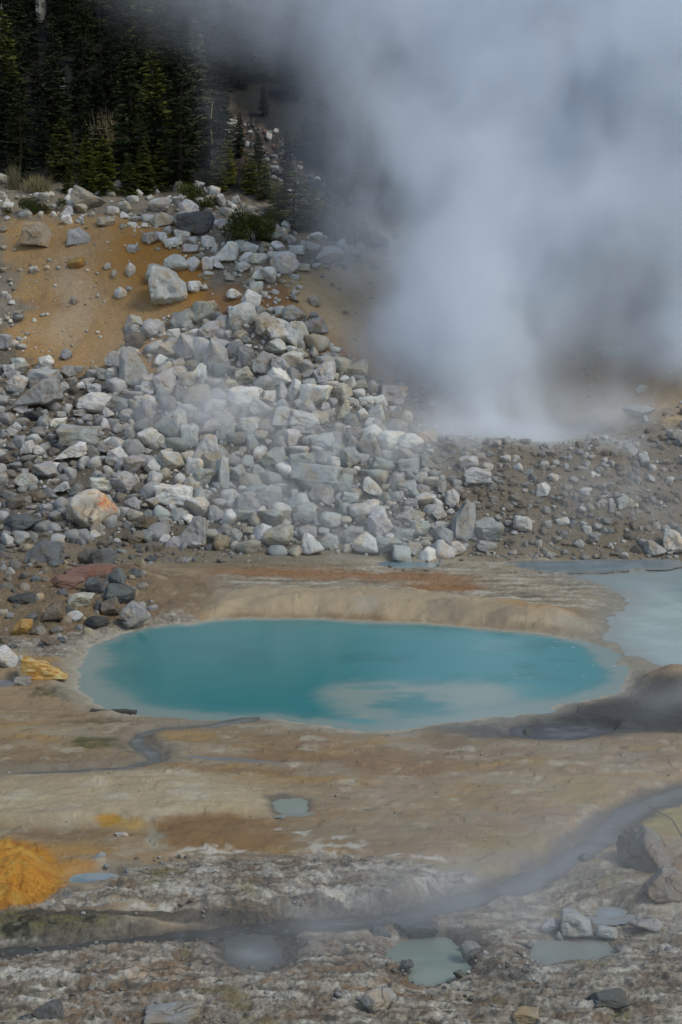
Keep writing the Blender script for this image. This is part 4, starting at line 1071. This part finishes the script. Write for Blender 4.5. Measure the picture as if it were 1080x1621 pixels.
rub = tag(link('loose_rubble', rubble_mesh(small)), 'loose small grey and brown stones strewn over the slopes and mud flats', 'rubble', kind='stuff')

# labels for the remaining boulders, worked out from what stands next to each
groups = {}
for t in pending:
    o, px, py, w, h, c, k = t
    dd, a, b, s = near_short(px, py)
    size = 'large' if w > 42 else 'medium' if w > 28 else 'small' if w > 18 else 'very small'
    shp = 'flat' if w > 1.7 * h else 'upright' if h > 1.1 * w else {'block': 'blocky', 'round': 'rounded', 'slab': 'slab-like', 'wedge': 'wedge-shaped'}[k]
    groups.setdefault((f'{size} {shp} {c}', direction(px, py, a, b), s), []).append((dd, t))
for (desc, dr, s), L in groups.items():
    L.sort(key=lambda q: q[0])
    for i, (dd, t) in enumerate(L):
        lead = f'{ORD[i]}closest ' if len(L) > 1 else ''
        lab = f'{lead}{desc} boulder {dr} {s}'
        tag(t[0], lab, 'boulder' if t[3] > 24 else 'rock', 'boulders and rocks of the basin')
print('rocks', len(ROCKS), 'rubble', len(small))

# ------------------------------------------------------------------ conifers, saplings, shrubs
def leaf_mat(name, base, var=(.6, 1.5)):
    m, nt, b = new_mat(name)
    oi = nd(nt, 'ShaderNodeObjectInfo')
    g = nd(nt, 'ShaderNodeNewGeometry')
    c = nd(nt, 'ShaderNodeRGB'); c.outputs[0].default_value = base + (1,)
    c1 = mixc(nt, oi.outputs['Random'], base + (1,), (base[0] * 2.0, base[1] * 1.8, base[2] * 1.1, 1))  # random plants yellowed and brightened, sunlit look put into the colour
    c2 = val_scale(nt, c1, ramp(nt, noise(nt, g.outputs['Position'], 1.6, 3), .3, .7, *var))
    nt.links.new(c2, b.inputs['Base Color'])
    b.inputs['Roughness'].default_value = .8; b.inputs['Specular IOR Level'].default_value = .15
    return m
LEAF = leaf_mat('needles', (.012, .018, .008)); LEAFB = leaf_mat('brightened_olive_needles', (.085, .095, .022)); LEAF2 = leaf_mat('young_needles', (.045, .055, .015)); LEAFP = leaf_mat('pale_needles', (.07, .075, .045))  # LEAFB: olive, brightened in colour to offset steam shade on right-hand saplings
BARK = leaf_mat('bark', (.016, .014, .012)); BARKP = leaf_mat('dead_wood', (.28, .27, .25), (.8, 1.2)); DRY = leaf_mat('dry_brush', (.10, .095, .07))

def tube(P, R, n=7):
    P = np.array(P, float); V, Fc = [], []
    for i, (p, r) in enumerate(zip(P, R)):
        t = P[min(i + 1, len(P) - 1)] - P[max(i - 1, 0)]; t /= np.linalg.norm(t)
        a = np.cross(t, [0.3, 1, .1]); a /= np.linalg.norm(a); b = np.cross(t, a)
        for k in range(n):
            V.append(p + r * (cos(2 * pi * k / n) * a + sin(2 * pi * k / n) * b))
    for i in range(len(P) - 1):
        for k in range(n):
            Fc.append((i * n + k, i * n + (k + 1) % n, (i + 1) * n + (k + 1) % n, (i + 1) * n + k))
    return np.array(V), np.array(Fc)

def conifer_mesh(seed, H=1.0, R=.19, dens=1.0, bare=.12, ragged=.35, sz=1.0):
    """crown of many needle sprays along whorled boughs; unit height"""
    r = np.random.RandomState(seed); V, Fq = [], []
    nl = int(34 * dens)
    for i in range(nl):
        z = bare + (1 - bare) * (i + r.rand()) / nl
        rad = R * (1 - (z - bare) / (1 - bare)) ** .80 * (1 - .25 * max(0, .25 - z) / .25) + .012
        for b in range(r.randint(4, 8)):
            if r.rand() < ragged * .35: continue
            a = r.uniform(0, 2 * pi); L = rad * r.uniform(1 - ragged, 1.12)
            dr = r.uniform(-.35, .1) - .25 * (1 - z)
            d = np.array([cos(a), sin(a), dr]); d /= np.linalg.norm(d); side = np.array([-sin(a), cos(a), 0])
            n = max(3, int(L / .012))
            for t in (np.arange(n) + .5) / n:
                p = np.array([0, 0, z]) + d * L * t + np.array([0, 0, .25 * L * t * t])
                for s in (-1, 1):
                    if r.rand() < .1: continue
                    tl = (.020 + .055 * (1 - t) * min(1, L / .1)) * r.uniform(.6, 1.3) * sz
                    td = d * .75 + side * s * r.uniform(.5, 1.0) + np.array([0, 0, r.uniform(-.35, .25)]); td /= np.linalg.norm(td)
                    w = np.cross(td, r.normal(size=3)); w /= np.linalg.norm(w); w *= .0058 * r.uniform(.7, 1.5) * sz
                    V += [p - w * .3, p + td * tl * .5 - w, p + td * tl, p + td * tl * .5 + w]
                    k = len(V) - 4; Fq.append((k, k + 1, k + 2, k + 3))
    for i in range(14):    # leader
        z = .97 + .03 * r.rand(); td = r.normal(size=3) * .5 + [0, 0, 1]; td /= np.linalg.norm(td)
        w = np.cross(td, r.normal(size=3)); w /= np.linalg.norm(w); w *= .005; p = np.array([0, 0, z]); tl = .03
        V += [p - w * .3, p + td * tl * .5 - w, p + td * tl, p + td * tl * .5 + w]; k = len(V) - 4; Fq.append((k, k + 1, k + 2, k + 3))
    return np.array(V) * H, np.array(Fq)

def shrub_mesh(seed, n=5200, flat=.6, leaf=.06, twig=0.0):
    r = np.random.RandomState(seed); V, Fq = [], []
    cl = [(r.normal(size=3) * [.45, .45, .25] + [0, 0, .38]) for _ in range(16)]
    for i in range(n):
        c = cl[r.randint(16)]; q = r.normal(size=3); q /= np.linalg.norm(q)
        p = c + q * .24 * r.rand() ** .4; p[2] = abs(p[2]) * flat / .6
        td = q * .6 + r.normal(size=3) * .4 + [0, 0, .5]; td /= np.linalg.norm(td); tl = leaf * r.uniform(.7, 1.8)
        w = np.cross(td, r.normal(size=3)); w /= np.linalg.norm(w); w *= leaf * .33
        V += [p, p + td * tl * .5 - w, p + td * tl, p + td * tl * .5 + w]; k = len(V) - 4; Fq.append((k, k + 1, k + 2, k + 3))
    return np.array(V), np.array(Fq)

def brush_mesh(seed, n=160):
    r = np.random.RandomState(seed); Vs, Fs, off = [], [], 0
    for i in range(n):
        a = r.uniform(0, 2 * pi); lean = r.uniform(0, .55); L = r.uniform(.5, 1.05)
        b = np.array([r.normal() * .25, r.normal() * .15, 0]); d = np.array([cos(a) * lean, sin(a) * lean, 1]); d /= np.linalg.norm(d)
        P = [b, b + d * L * .5 + r.normal(size=3) * .03, b + d * L + r.normal(size=3) * .06]
        V, F_ = tube(P, [.012, .008, .003], 4); Vs.append(V); Fs.append(F_ + off); off += len(V)
    return np.concatenate(Vs), np.concatenate(Fs)

def trunk_mesh(seed, r0=.015):
    r = np.random.RandomState(seed)
    P = [(0, 0, -.03)] + [(r.normal() * .004, r.normal() * .004, t) for t in (.15, .35, .55, .75, .97)]
    return tube(P, [r0 * 1.25, r0, r0 * .8, r0 * .58, r0 * .33, r0 * .08], 8)

CROWN = [mesh_np('tree_crown', *conifer_mesh(10 + i, R=R, dens=d, bare=bb_, ragged=rg), smooth=False) for i, (R, d, bb_, rg) in enumerate(
    ((.17, 1.1, .08, .35), (.20, 1.0, .12, .45), (.15, 1.2, .05, .3), (.22, .9, .18, .5), (.18, 1.0, .10, .6)))]
TRUNK = [mesh_np('tree_trunk', *trunk_mesh(30 + i)) for i in range(3)]
YOUNG = [mesh_np('sapling_crown', *conifer_mesh(50 + i, R=R, dens=.8, bare=.0, ragged=rg, sz=1.5), smooth=False) for i, (R, rg) in enumerate(((.22, .2), (.26, .3), (.20, .3)))]
SHRUB = [mesh_np('shrub_foliage', *shrub_mesh(70 + i), smooth=False) for i in range(3)]
for me in TRUNK: me.materials.append(BARK)

def put_plant(kind, px, base, hpx, label, cat, group, wide=1.0, mat=None, crown=None, fwd=0.0):
    r = random.Random(int(px * 7 + base * 13 + hpx))
    x, y, z, d = hit(px, base); s = hpx / FPX * d
    root = bpy.data.objects.new(kind, None); COL.objects.link(root)
    root.location = (x, y + fwd, z - .02 * s); root.rotation_euler = (r.uniform(-.03, .03), r.uniform(-.03, .03), r.uniform(0, 6.28))
    root.scale = (s * wide, s * wide, s)
    root.empty_display_size = .2
    tag(root, label, cat, group)
    if kind == 'pine_tree': parts = [('trunk', r.choice(TRUNK), BARK), ('crown', crown or r.choice(CROWN), mat or LEAF)]
    elif kind == 'pine_sapling': parts = [('trunk', r.choice(TRUNK), BARK), ('crown', crown or r.choice(YOUNG), mat or LEAF2)]
    for nme, me, mt in parts:
        o = bpy.data.objects.new(nme, me); COL.objects.link(o); o.parent = root
        if not me.materials: me.materials.append(mt)
        if nme == 'crown': o.material_slots[0].link = 'OBJECT'; o.material_slots[0].material = mt
    return root

# key trees: (px, base py, height px, width factor, kind, label)
KEY = [
 (212, 292, 228, 1.25, 'pine_tree', 'tall dark conifer with a thin pointed top left of centre in the forest', 'L'),
 (250, 285, 140, 1.1, 'pine_tree', 'dark conifer with a yellowish right side beside the tall pointed one', 'L'),
 (285, 300, 225, 1.3, 'pine_tree', 'tall conifer with layered boughs just left of the thin wisp of steam', 'L'),
 (315, 262, 225, 1.2, 'pine_tree', 'tall pale grey-green conifer veiled by a thin wisp of steam', 'P'),
 (92, 215, 185, 1.3, 'pine_tree', 'dark conifer with a faintly yellow pointed top near the upper left', 'L'),
 (70, 265, 110, 1.2, 'pine_tree', 'dark conifer standing below the yellow-topped one on the left', 'L'),
 (30, 262, 120, 1.2, 'pine_tree', 'dark conifer nearest the left frame edge at mid height', 'L'),
 (15, 175, 160, 1.2, 'pine_tree', 'dark upper conifer at the left frame edge', 'L'),
 (135, 270, 130, 1.1, 'pine_tree', 'narrow dark conifer between the left group and the leafy brush', 'L'),
 (178, 200, 160, 1.1, 'pine_tree', 'dark conifer behind and left of the tall pointed one', 'L'),
 (50, 100, 130, 1.2, 'pine_tree', 'dark conifer against the top of the picture at the left', 'L'),
 (128, 110, 150, 1.2, 'pine_tree', 'dark conifer against the top left beside a pale rock streak', 'L'),
 (255, 150, 160, 1.2, 'pine_tree', 'dark conifer at the top behind the layered conifer', 'L'),
 (165, 308, 90, 1.6, 'pine_sapling', 'plump grey-green sapling directly above the big cream crest boulder', 'Y'),
 (100, 285, 95, 1.5, 'pine_sapling', 'olive sapling with a rounded top left of the plump one', 'Y'),
 (140, 300, 85, 1.4, 'pine_sapling', 'dark sapling just left of the plump grey-green one', 'Y'),
 (108, 305, 40, 1.8, 'pine_sapling', 'small bushy sapling at the foot of the forest left of the cream boulder', 'Y'),
 (228, 305, 78, 1.5, 'pine_sapling', 'pointed olive sapling at the forest foot right of the cream boulder', 'Y'),
 (205, 310, 60, 1.6, 'pine_sapling', 'low dark sapling left of the pointed olive one', 'Y'),
 (255, 300, 80, 1.3, 'pine_sapling', 'dark sapling between the olive one and the layered conifer', 'Y'),
 (283, 295, 90, 1.3, 'pine_sapling', 'slim sapling right under the layered conifer', 'Y'),
 (360, 290, 70, 1.5, 'pine_sapling', 'yellow-green sapling with two tips near the centre left', 'Y'),
 (345, 300, 60, 1.6, 'pine_sapling', 'short yellow-green sapling left of the two-tipped one', 'Y'),
 (395, 305, 65, 1.6, 'pine_sapling', 'bright olive sapling right of the two-tipped one', 'Y'),
 (420, 315, 60, 1.5, 'pine_sapling', 'dark sapling between the olive one and the big round one', 'Y'),
 (465, 360, 90, 2.2, 'pine_sapling', 'big rounded olive conifer bush above the crest boulders', 'Y'),
 (440, 345, 60, 2.0, 'pine_sapling', 'bushy dark sapling leaning on the left of the big rounded bush', 'Y'),
 (500, 365, 65, 2.1, 'pine_sapling', 'dark bushy sapling right of the big rounded bush', 'Y'),
 (530, 378, 70, 2.2, 'pine_sapling', 'dim bushy sapling fading into the steam', 'Y'),
 (562, 388, 65, 2.2, 'pine_sapling', 'dim bushy sapling furthest right before the steam', 'Y'),
 (380, 250, 70, 1.2, 'pine_tree', 'small dark conifer standing on the reddish scree patch', 'L'),
 (410, 280, 75, 1.2, 'pine_tree', 'dark conifer at the lower end of the reddish scree patch', 'L'),
 (455, 290, 80, 1.2, 'pine_tree', 'dark conifer right of the scree patch', 'L'),
]
GT = 'conifers on the slope behind the boulders'
for (px, b, h, wd_, kd, lab, mt) in KEY:
    put_plant(kd, px, b, h, lab, 'tree', GT, wide=wd_, mat=LEAFB if (mt == 'Y' and px > 330) else {'L': LEAF, 'P': LEAFP, 'Y': LEAF2}[mt])
tr = random.Random(21)
EXTRA = [(tr.uniform(340, 640), tr.uniform(40, 230)) for _ in range(26)]
placed = [(k[0], k[1]) for k in KEY]
cnt = {}
LANDT = [(212, 180, 'the tall pointed conifer'), (285, 190, 'the layered conifer'), (92, 120, 'the yellow-topped conifer'), (165, 265, 'the plump sapling'), (465, 320, 'the rounded olive bush'), (400, 230, 'the reddish scree patch'), (560, 150, 'the dark gap in the steam')]
tries = 0; made = []
while len(made) < 125 and tries < 5000:
    tries += 1
    px = tr.uniform(-120, 690); b = tr.uniform(-40, 300) if px < 350 else tr.uniform(-40, 345)
    if 345 < px < 520 and 150 < b < 330 and abs((b - 150) - (px - 345) * 1.05) < 38: continue
    if px > 330 and b > 270 + (px - 330) * .40: continue
    if any((px - a) ** 2 + (1.6 * (b - c)) ** 2 < 24 ** 2 for a, c in placed): continue
    placed.append((px, b)); made.append((px, b))
made += [e_ for e_ in EXTRA if not (345 < e_[0] < 480 and e_[1] > 150)]
G = {}
for px, b in made:
    h = tr.choice((tr.uniform(60, 110), tr.uniform(100, 160), tr.uniform(140, 215))) * (.75 if px > 350 else 1)
    cy = b - h / 2
    dd, a, c, s = min(((px - a) ** 2 + (cy - c) ** 2, a, c, s) for a, c, s in LANDT)
    o = put_plant('pine_tree', px, b, h, 'x', 'tree', GT, wide=tr.uniform(1.1, 1.8), mat=LEAF2 if tr.random() < .15 else LEAF)
    G.setdefault((('tall' if h > 150 else 'mid-sized' if h > 115 else 'shorter') + ' dark conifer', direction(px, cy, a, c), s), []).append((dd, o))
for (t, dr, s), L in G.items():
    L.sort(key=lambda q: q[0])
    for i, (dd, o) in enumerate(L):
        o['label'] = (f'{ORD[i]}closest ' if len(L) > 1 else '') + f'{t} {dr} {s}'

def put_shrub(px, base, wpx, hpx, lab, mat, me, kind='shrub', part='foliage', cat='shrub'):
    x, y, z, d = hit(px, base)
    root = bpy.data.objects.new(kind, None); COL.objects.link(root); root.location = (x, y, z)
    root.scale = (wpx / 1.5 / FPX * d, wpx / 1.5 / FPX * d, hpx / FPX * d); tag(root, lab, cat, 'shrubs at the forest edge')
    o = bpy.data.objects.new(part, me); COL.objects.link(o); o.parent = root
    if not me.materials: me.materials.append(mat)
    st = bpy.data.objects.new('stem', STEMS); COL.objects.link(st); st.parent = root
STEMS = mesh_np('shrub_stem', *brush_mesh(5, 14)); STEMS.materials.append(BARK)
for me in SHRUB: me.materials.append(LEAF2)
BR = mesh_np('dry_twigs', *brush_mesh(8, 200)); BR.materials.append(DRY)
put_shrub(60, 338, 52, 28, 'low dark shrub among stones at the top left of the sand slope', LEAF2, SHRUB[0])
put_shrub(398, 382, 78, 50, 'spreading dark shrub with upright shoots between white crest boulders', LEAF2, SHRUB[1])
put_shrub(318, 330, 62, 36, 'dark shrub in front of the small white boulders above the grey slab', LEAF2, SHRUB[2])
put_shrub(175, 255, 90, 75, 'leafless yellowish brush with upright twigs in the dark forest', DRY, BR, 'dry_brush', 'twigs')
put_shrub(60, 305, 60, 28, 'grey dry brush at the foot of the forest on the left', DRY, BR, 'dry_brush', 'twigs')
put_shrub(22, 300, 30, 40, 'thin grey brush near the left frame edge', DRY, BR, 'dry_brush', 'twigs')
put_shrub(600, 392, 40, 30, 'low dim shrub where the crest meets the steam', LEAF2, SHRUB[0])

# a dead pale trunk, outcrops in the forest, the weathered plank and the pale stick
def snag(px, b, h, lab):
    x, y, z, d = hit(px, b); s = h / FPX * d
    V, F_ = tube([(0, 0, 0), (.02, 0, .3), (-.01, .01, .65), (.03, 0, 1)], [.022, .018, .012, .004], 8)
    root = link('dead_tree', mesh_np('dead_tree', V, F_), BARKP); root.location = (x, y, z); root.scale = (s, s, s)
    tag(root, lab, 'dead tree')
    Vs, Fs, off = [], [], 0; r = np.random.RandomState(int(px))
    for i in range(9):
        a = r.uniform(0, 6.28); zz_ = r.uniform(.3, .95); L = .14 * (1.1 - zz_) + .03
        V, F_ = tube([(0, 0, zz_), (cos(a) * L, sin(a) * L, zz_ + .04), (cos(a) * L * 1.6, sin(a) * L * 1.6, zz_ + .02)], [.006, .004, .002], 4); Vs.append(V); Fs.append(F_ + off); off += len(V)
    link('bare_branch', mesh_np('bare_branch', np.concatenate(Vs), np.concatenate(Fs)), BARKP, root)
snag(335, 262, 95, 'thin pale dead trunk standing in the wisp of steam')
snag(3, 100, 90, 'thin grey dead trunk at the upper left frame edge')
for (px, py, w, h, lab, c) in ((215, 10, 30, 34, 'pale rock outcrop showing between the trees at the top', 'pale grey'), (128, 12, 10, 70, 'narrow pale rock streak at the top of the forest', 'grey'),
        (66, 15, 9, 60, 'narrow grey rock streak at the top left of the forest', 'grey'), (98, 150, 14, 60, 'thin grey outcrop between dark conifers on the left', 'grey'), (92, 262, 22, 14, 'small pale stone lit in the dark undergrowth', 'cream'),
        (185, 298, 22, 22, 'grey-white boulder at the forest foot right of the plump sapling', 'pale grey'), (20, 250, 24, 18, 'brown rock in the dark forest foot at the left', 'brown'), (5, 285, 24, 18, 'tan rock at the forest foot on the left frame edge', 'cream'),
        (370, 195, 16, 9, 'pale rock at the top of the reddish scree patch', 'pale grey'), (362, 196, 14, 12, 'second pale rock on the reddish scree patch', 'pale grey'), (340, 240, 20, 15, 'grey rock left of the reddish scree patch', 'grey'),
        (437, 208, 10, 8, 'small white rock at the upper right of the scree patch', 'white'), (435, 268, 16, 10, 'pale rock below the scree patch', 'pale grey'), (528, 262, 14, 12, 'dim rock in the thin steam right of the scree', 'grey')):
    o = put_rock(px, py, w, h, 'block', c); o.name = 'rock_outcrop' if h > 30 else 'boulder'
    tag(o, lab, 'rock', 'rocks in the forest')

def plank():
    x, y = plane_xy(180, 1126); L = .78
    bm = bmesh.new(); bmesh.ops.create_cube(bm, size=1)
    for v in bm.verts: v.co.x *= L; v.co.y *= .10; v.co.z *= .045
    bmesh.ops.subdivide_edges(bm, edges=bm.edges[:], cuts=7, use_grid_fill=True)
    for v in bm.verts:
        v.co.z += .012 * sin(v.co.x * 7) + .006 * sin(v.co.x * 31 + v.co.y * 50); v.co.y += .008 * sin(v.co.x * 13)
    me = bpy.data.meshes.new('plank'); bm.to_mesh(me); bm.free()
    m, nt, b = new_mat('wet_dark_wood'); g = nd(nt, 'ShaderNodeTexCoord')
    mp = nd(nt, 'ShaderNodeMapping'); mp.inputs['Scale'].default_value = (3, 40, 40); nt.links.new(g.outputs['Object'], mp.inputs[0])
    f = noise(nt, mp.outputs[0], 1, 4)
    nt.links.new(mixc(nt, f, (.03, .025, .02, 1), (.10, .085, .07, 1)), b.inputs['Base Color']); b.inputs['Roughness'].default_value = .6
    o = link('plank', me, m); o.location = (x, y, .0); o.rotation_euler = (0, .02, -.10)
    tag(o, 'short dark weathered plank lying on the near left shore of the turquoise pool', 'plank')
plank()
def stick():
    x0, y0, z0, d = hit(1022, 1345); x1, y1, z1, d = hit(1095, 1375)
    zt = z0 + .55
    V, F_ = tube([(x0, y0, zt), ((x0 + x1) / 2, (y0 + y1) / 2 - .1, zt - .02), (x1, y1, zt - .38)], [.005, .008, .010], 8)
    o = link('branch', mesh_np('branch', V, F_), DRY); tag(o, 'thin brown branch leaning across the large hazy brown boulder at right', 'branch')
stick()

# ------------------------------------------------------------------ steam
def steam(name, bmin, bmax, res, blobs, nscale, warp, thr, mat, label):
    """a real volume: sum of soft puffs broken up by turbulence, baked to a grid by geometry nodes"""
    ng = bpy.data.node_groups.new(name + '_nodes', 'GeometryNodeTree')
    ng.interface.new_socket('Geometry', in_out='OUTPUT', socket_type='NodeSocketGeometry')
    N, Lk = ng.nodes, ng.links
    out = N.new('NodeGroupOutput'); pos = N.new('GeometryNodeInputPosition')
    def vm(op, a, b=None):
        n = N.new('ShaderNodeVectorMath'); n.operation = op
        for i, v in enumerate((a, b)):
            if v is None: continue
            if isinstance(v, tuple): n.inputs[i].default_value = v
            elif isinstance(v, float): n.inputs['Scale'].default_value = v
            else: Lk.new(v, n.inputs[i])
        return n.outputs['Value'] if op == 'DOT_PRODUCT' else n.outputs[0]
    def ma(op, a, b=None, c=None):
        n = N.new('ShaderNodeMath'); n.operation = op
        for i, v in enumerate((a, b, c)):
            if v is None: continue
            if isinstance(v, (float, int)): n.inputs[i].default_value = v
            else: Lk.new(v, n.inputs[i])
        return n.outputs[0]
    def tex(vec, scale, det, rough=.6, out_='Fac'):
        n = N.new('ShaderNodeTexNoise'); n.inputs['Scale'].default_value = scale; n.inputs['Detail'].default_value = det; n.inputs['Roughness'].default_value = rough
        Lk.new(vec, n.inputs['Vector']); return n.outputs['Color' if out_ == 'Color' else 0]
    w = tex(pos.outputs[0], nscale * .55, 3, .6, 'Color')
    w = vm('SCALE', vm('SUBTRACT', w, (.5, .5, .5)), float(warp))
    p = vm('ADD', pos.outputs[0], w)
    tot = None
    for (c, r, A) in blobs:
        q = vm('MULTIPLY', vm('SUBTRACT', p, tuple(c)), (1 / r[0], 1 / r[1], 1 / r[2]))
        e = ma('MULTIPLY', ma('EXPONENT', ma('MULTIPLY', vm('DOT_PRODUCT', q, q), -1.0)), A)
        tot = e if tot is None else ma('ADD', tot, e)
    st = vm('MULTIPLY', p, (1.0, 1.0, .75))
    f = tex(st, nscale, 6, .62)
    mr = N.new('ShaderNodeMapRange'); mr.clamp = True
    Lk.new(f, mr.inputs[0]); mr.inputs[1].default_value = thr[0]; mr.inputs[2].default_value = thr[1]; mr.inputs[3].default_value = thr[2]; mr.inputs[4].default_value = thr[3]
    dens = ma('MAXIMUM', ma('SUBTRACT', ma('MULTIPLY', tot, mr.outputs[0]), .004), 0.0)
    vc = N.new('GeometryNodeVolumeCube')
    Lk.new(dens, vc.inputs['Density']); vc.inputs['Min'].default_value = bmin; vc.inputs['Max'].default_value = bmax
    for k, v in zip(('Resolution X', 'Resolution Y', 'Resolution Z'), res): vc.inputs[k].default_value = v
    sm = N.new('GeometryNodeSetMaterial'); sm.inputs['Material'].default_value = mat
    Lk.new(vc.outputs[0], sm.inputs[0]); Lk.new(sm.outputs[0], out.inputs[0])
    v = bpy.data.volumes.new(name); o = bpy.data.objects.new(name, v); COL.objects.link(o)
    v.materials.append(mat)
    md = o.modifiers.new('steam', 'NODES'); md.node_group = ng
    return tag(o, label, 'steam', kind='stuff')

def vol_mat(name, color):
    m = bpy.data.materials.new(name); m.use_nodes = True; nt = m.node_tree; nt.nodes.remove(nt.nodes['Principled BSDF'])
    pv = nd(nt, 'ShaderNodeVolumePrincipled'); pv.inputs['Color'].default_value = color + (1,); pv.inputs['Density'].default_value = 1.0
    pv.inputs['Anisotropy'].default_value = .15
    nt.links.new(pv.outputs[0], nt.nodes['Material Output'].inputs['Volume']); return m

def blob(px, py, y, rx, ry, rd, A):
    t = tan(math.atan((CY - py) / FPX) - TH); z = CAMH + y * t
    d = y * cos(TH) - (z - CAMH) * sin(TH); s = d / FPX
    return ((px - CX) * s, y, z), (rx * s, rd, ry * s), float(A)
PL_ = [(820, 690, 45.5, 150, 24, 1.4, 0.432), (700, 672, 46.5, 60, 30, 1.2, 0.158), (740, 620, 47, 110, 80, 1.8, 0.302), (860, 650, 46.5, 55, 45, 1.5, 0.2), (730, 540, 48, 100, 110, 2.2, 0.396),
       (820, 480, 49, 100, 90, 2.5, 0.360), (700, 440, 49, 85, 95, 2.5, 0.396), (900, 370, 50, 190, 80, 2.8, 0.396), (740, 290, 50, 140, 110, 3, 0.360), (1020, 340, 51, 140, 150, 3, 0.504),
       (1080, 560, 48, 75, 75, 1.8, 0.648), (985, 655, 46, 90, 30, 1.2, 0.216), (900, 170, 51, 180, 140, 3, 0.396), (700, 150, 51, 110, 120, 3, 0.288), (1060, 110, 51, 150, 170, 3, 0.540),
       (620, 50, 51, 130, 80, 3, 0.187), (480, 0, 52, 190, 50, 3, 0.101), (400, 50, 52, 120, 45, 2.5, 0.043), (328, 170, 56, 26, 110, 1.2, 0.036), (520, 230, 52, 90, 90, 2.5, 0.029),
       (600, 380, 50, 50, 70, 2, 0.115), (625, 560, 47, 60, 120, 2, 0.17), (640, 660, 45, 80, 50, 1.6, 0.14), (760, 705, 42.6, 90, 18, .7, 0.35), (930, 700, 42.8, 110, 20, .8, 0.35), (1010, 670, 44, 80, 26, 1, 0.25), (660, 690, 43, 70, 30, .9, 0.22), (880, 700, 43.6, 170, 16, .8, 0.25), (560, 300, 51, 60, 150, 2.5, 0.06), (960, 690, 44.5, 110, 22, 1, 0.216), (900, -110, 51, 260, 160, 3.5, 0.360), (640, -90, 51, 190, 120, 3, 0.216), (780, 668, 45.5, 130, 34, 1.2, 0.360), (830, 570, 48, 45, 70, 1.6, 0.2), (1240, 300, 50, 160, 300, 3, 0.432), (1200, 60, 50, 160, 240, 3, 0.432), (1180, 560, 48, 90, 90, 2, 0.360)]
STM = vol_mat('steam', (.945, .972, 1.0)); VEIL = vol_mat('thin_steam', (.97, .985, .985))
steam('steam', (-10.5, 41, -.5), (18, 62, 23), (200, 125, 180), [blob(*b) for b in PL_], .34, 3.6, (.38, .60, .10, 2.5), STM,
      'tall billowing white steam plume rising from the vent behind the rubble mound')
VL = [(480, 820, 39.5, 120, 50, 1.3, 0.468), (360, 660, 43, 110, 55, 1.3, 0.360), (560, 760, 41, 130, 80, 1.5, 0.306), (680, 720, 42, 90, 50, 1.4, 0.504), (620, 860, 37.5, 160, 26, 1.2, 0.252), (1000, 800, 39.5, 160, 60, 1.6, 0.198),
      (300, 560, 47, 120, 60, 1.5, 0.090), (980, 1400, 14.2, 260, 120, 1.5, .19), (430, 1480, 14.0, 100, 50, .6, 0.396), (700, 1430, 14.6, 200, 60, 1.0, 0.180), (1080, 1105, 23, 110, 24, .8, .22), (900, 1250, 17.5, 320, 90, 2, .05), (700, 1050, 26, 500, 60, 4, .004)]
steam('steam_veil', (-9, 11, -.3), (12, 48.5, 6.5), (150, 250, 50), [blob(*b) for b in VL], .55, 1.6, (.38, .62, .1, 2.0), VEIL,
      'thin low steam drifting over the rock pile and the near mud flats')
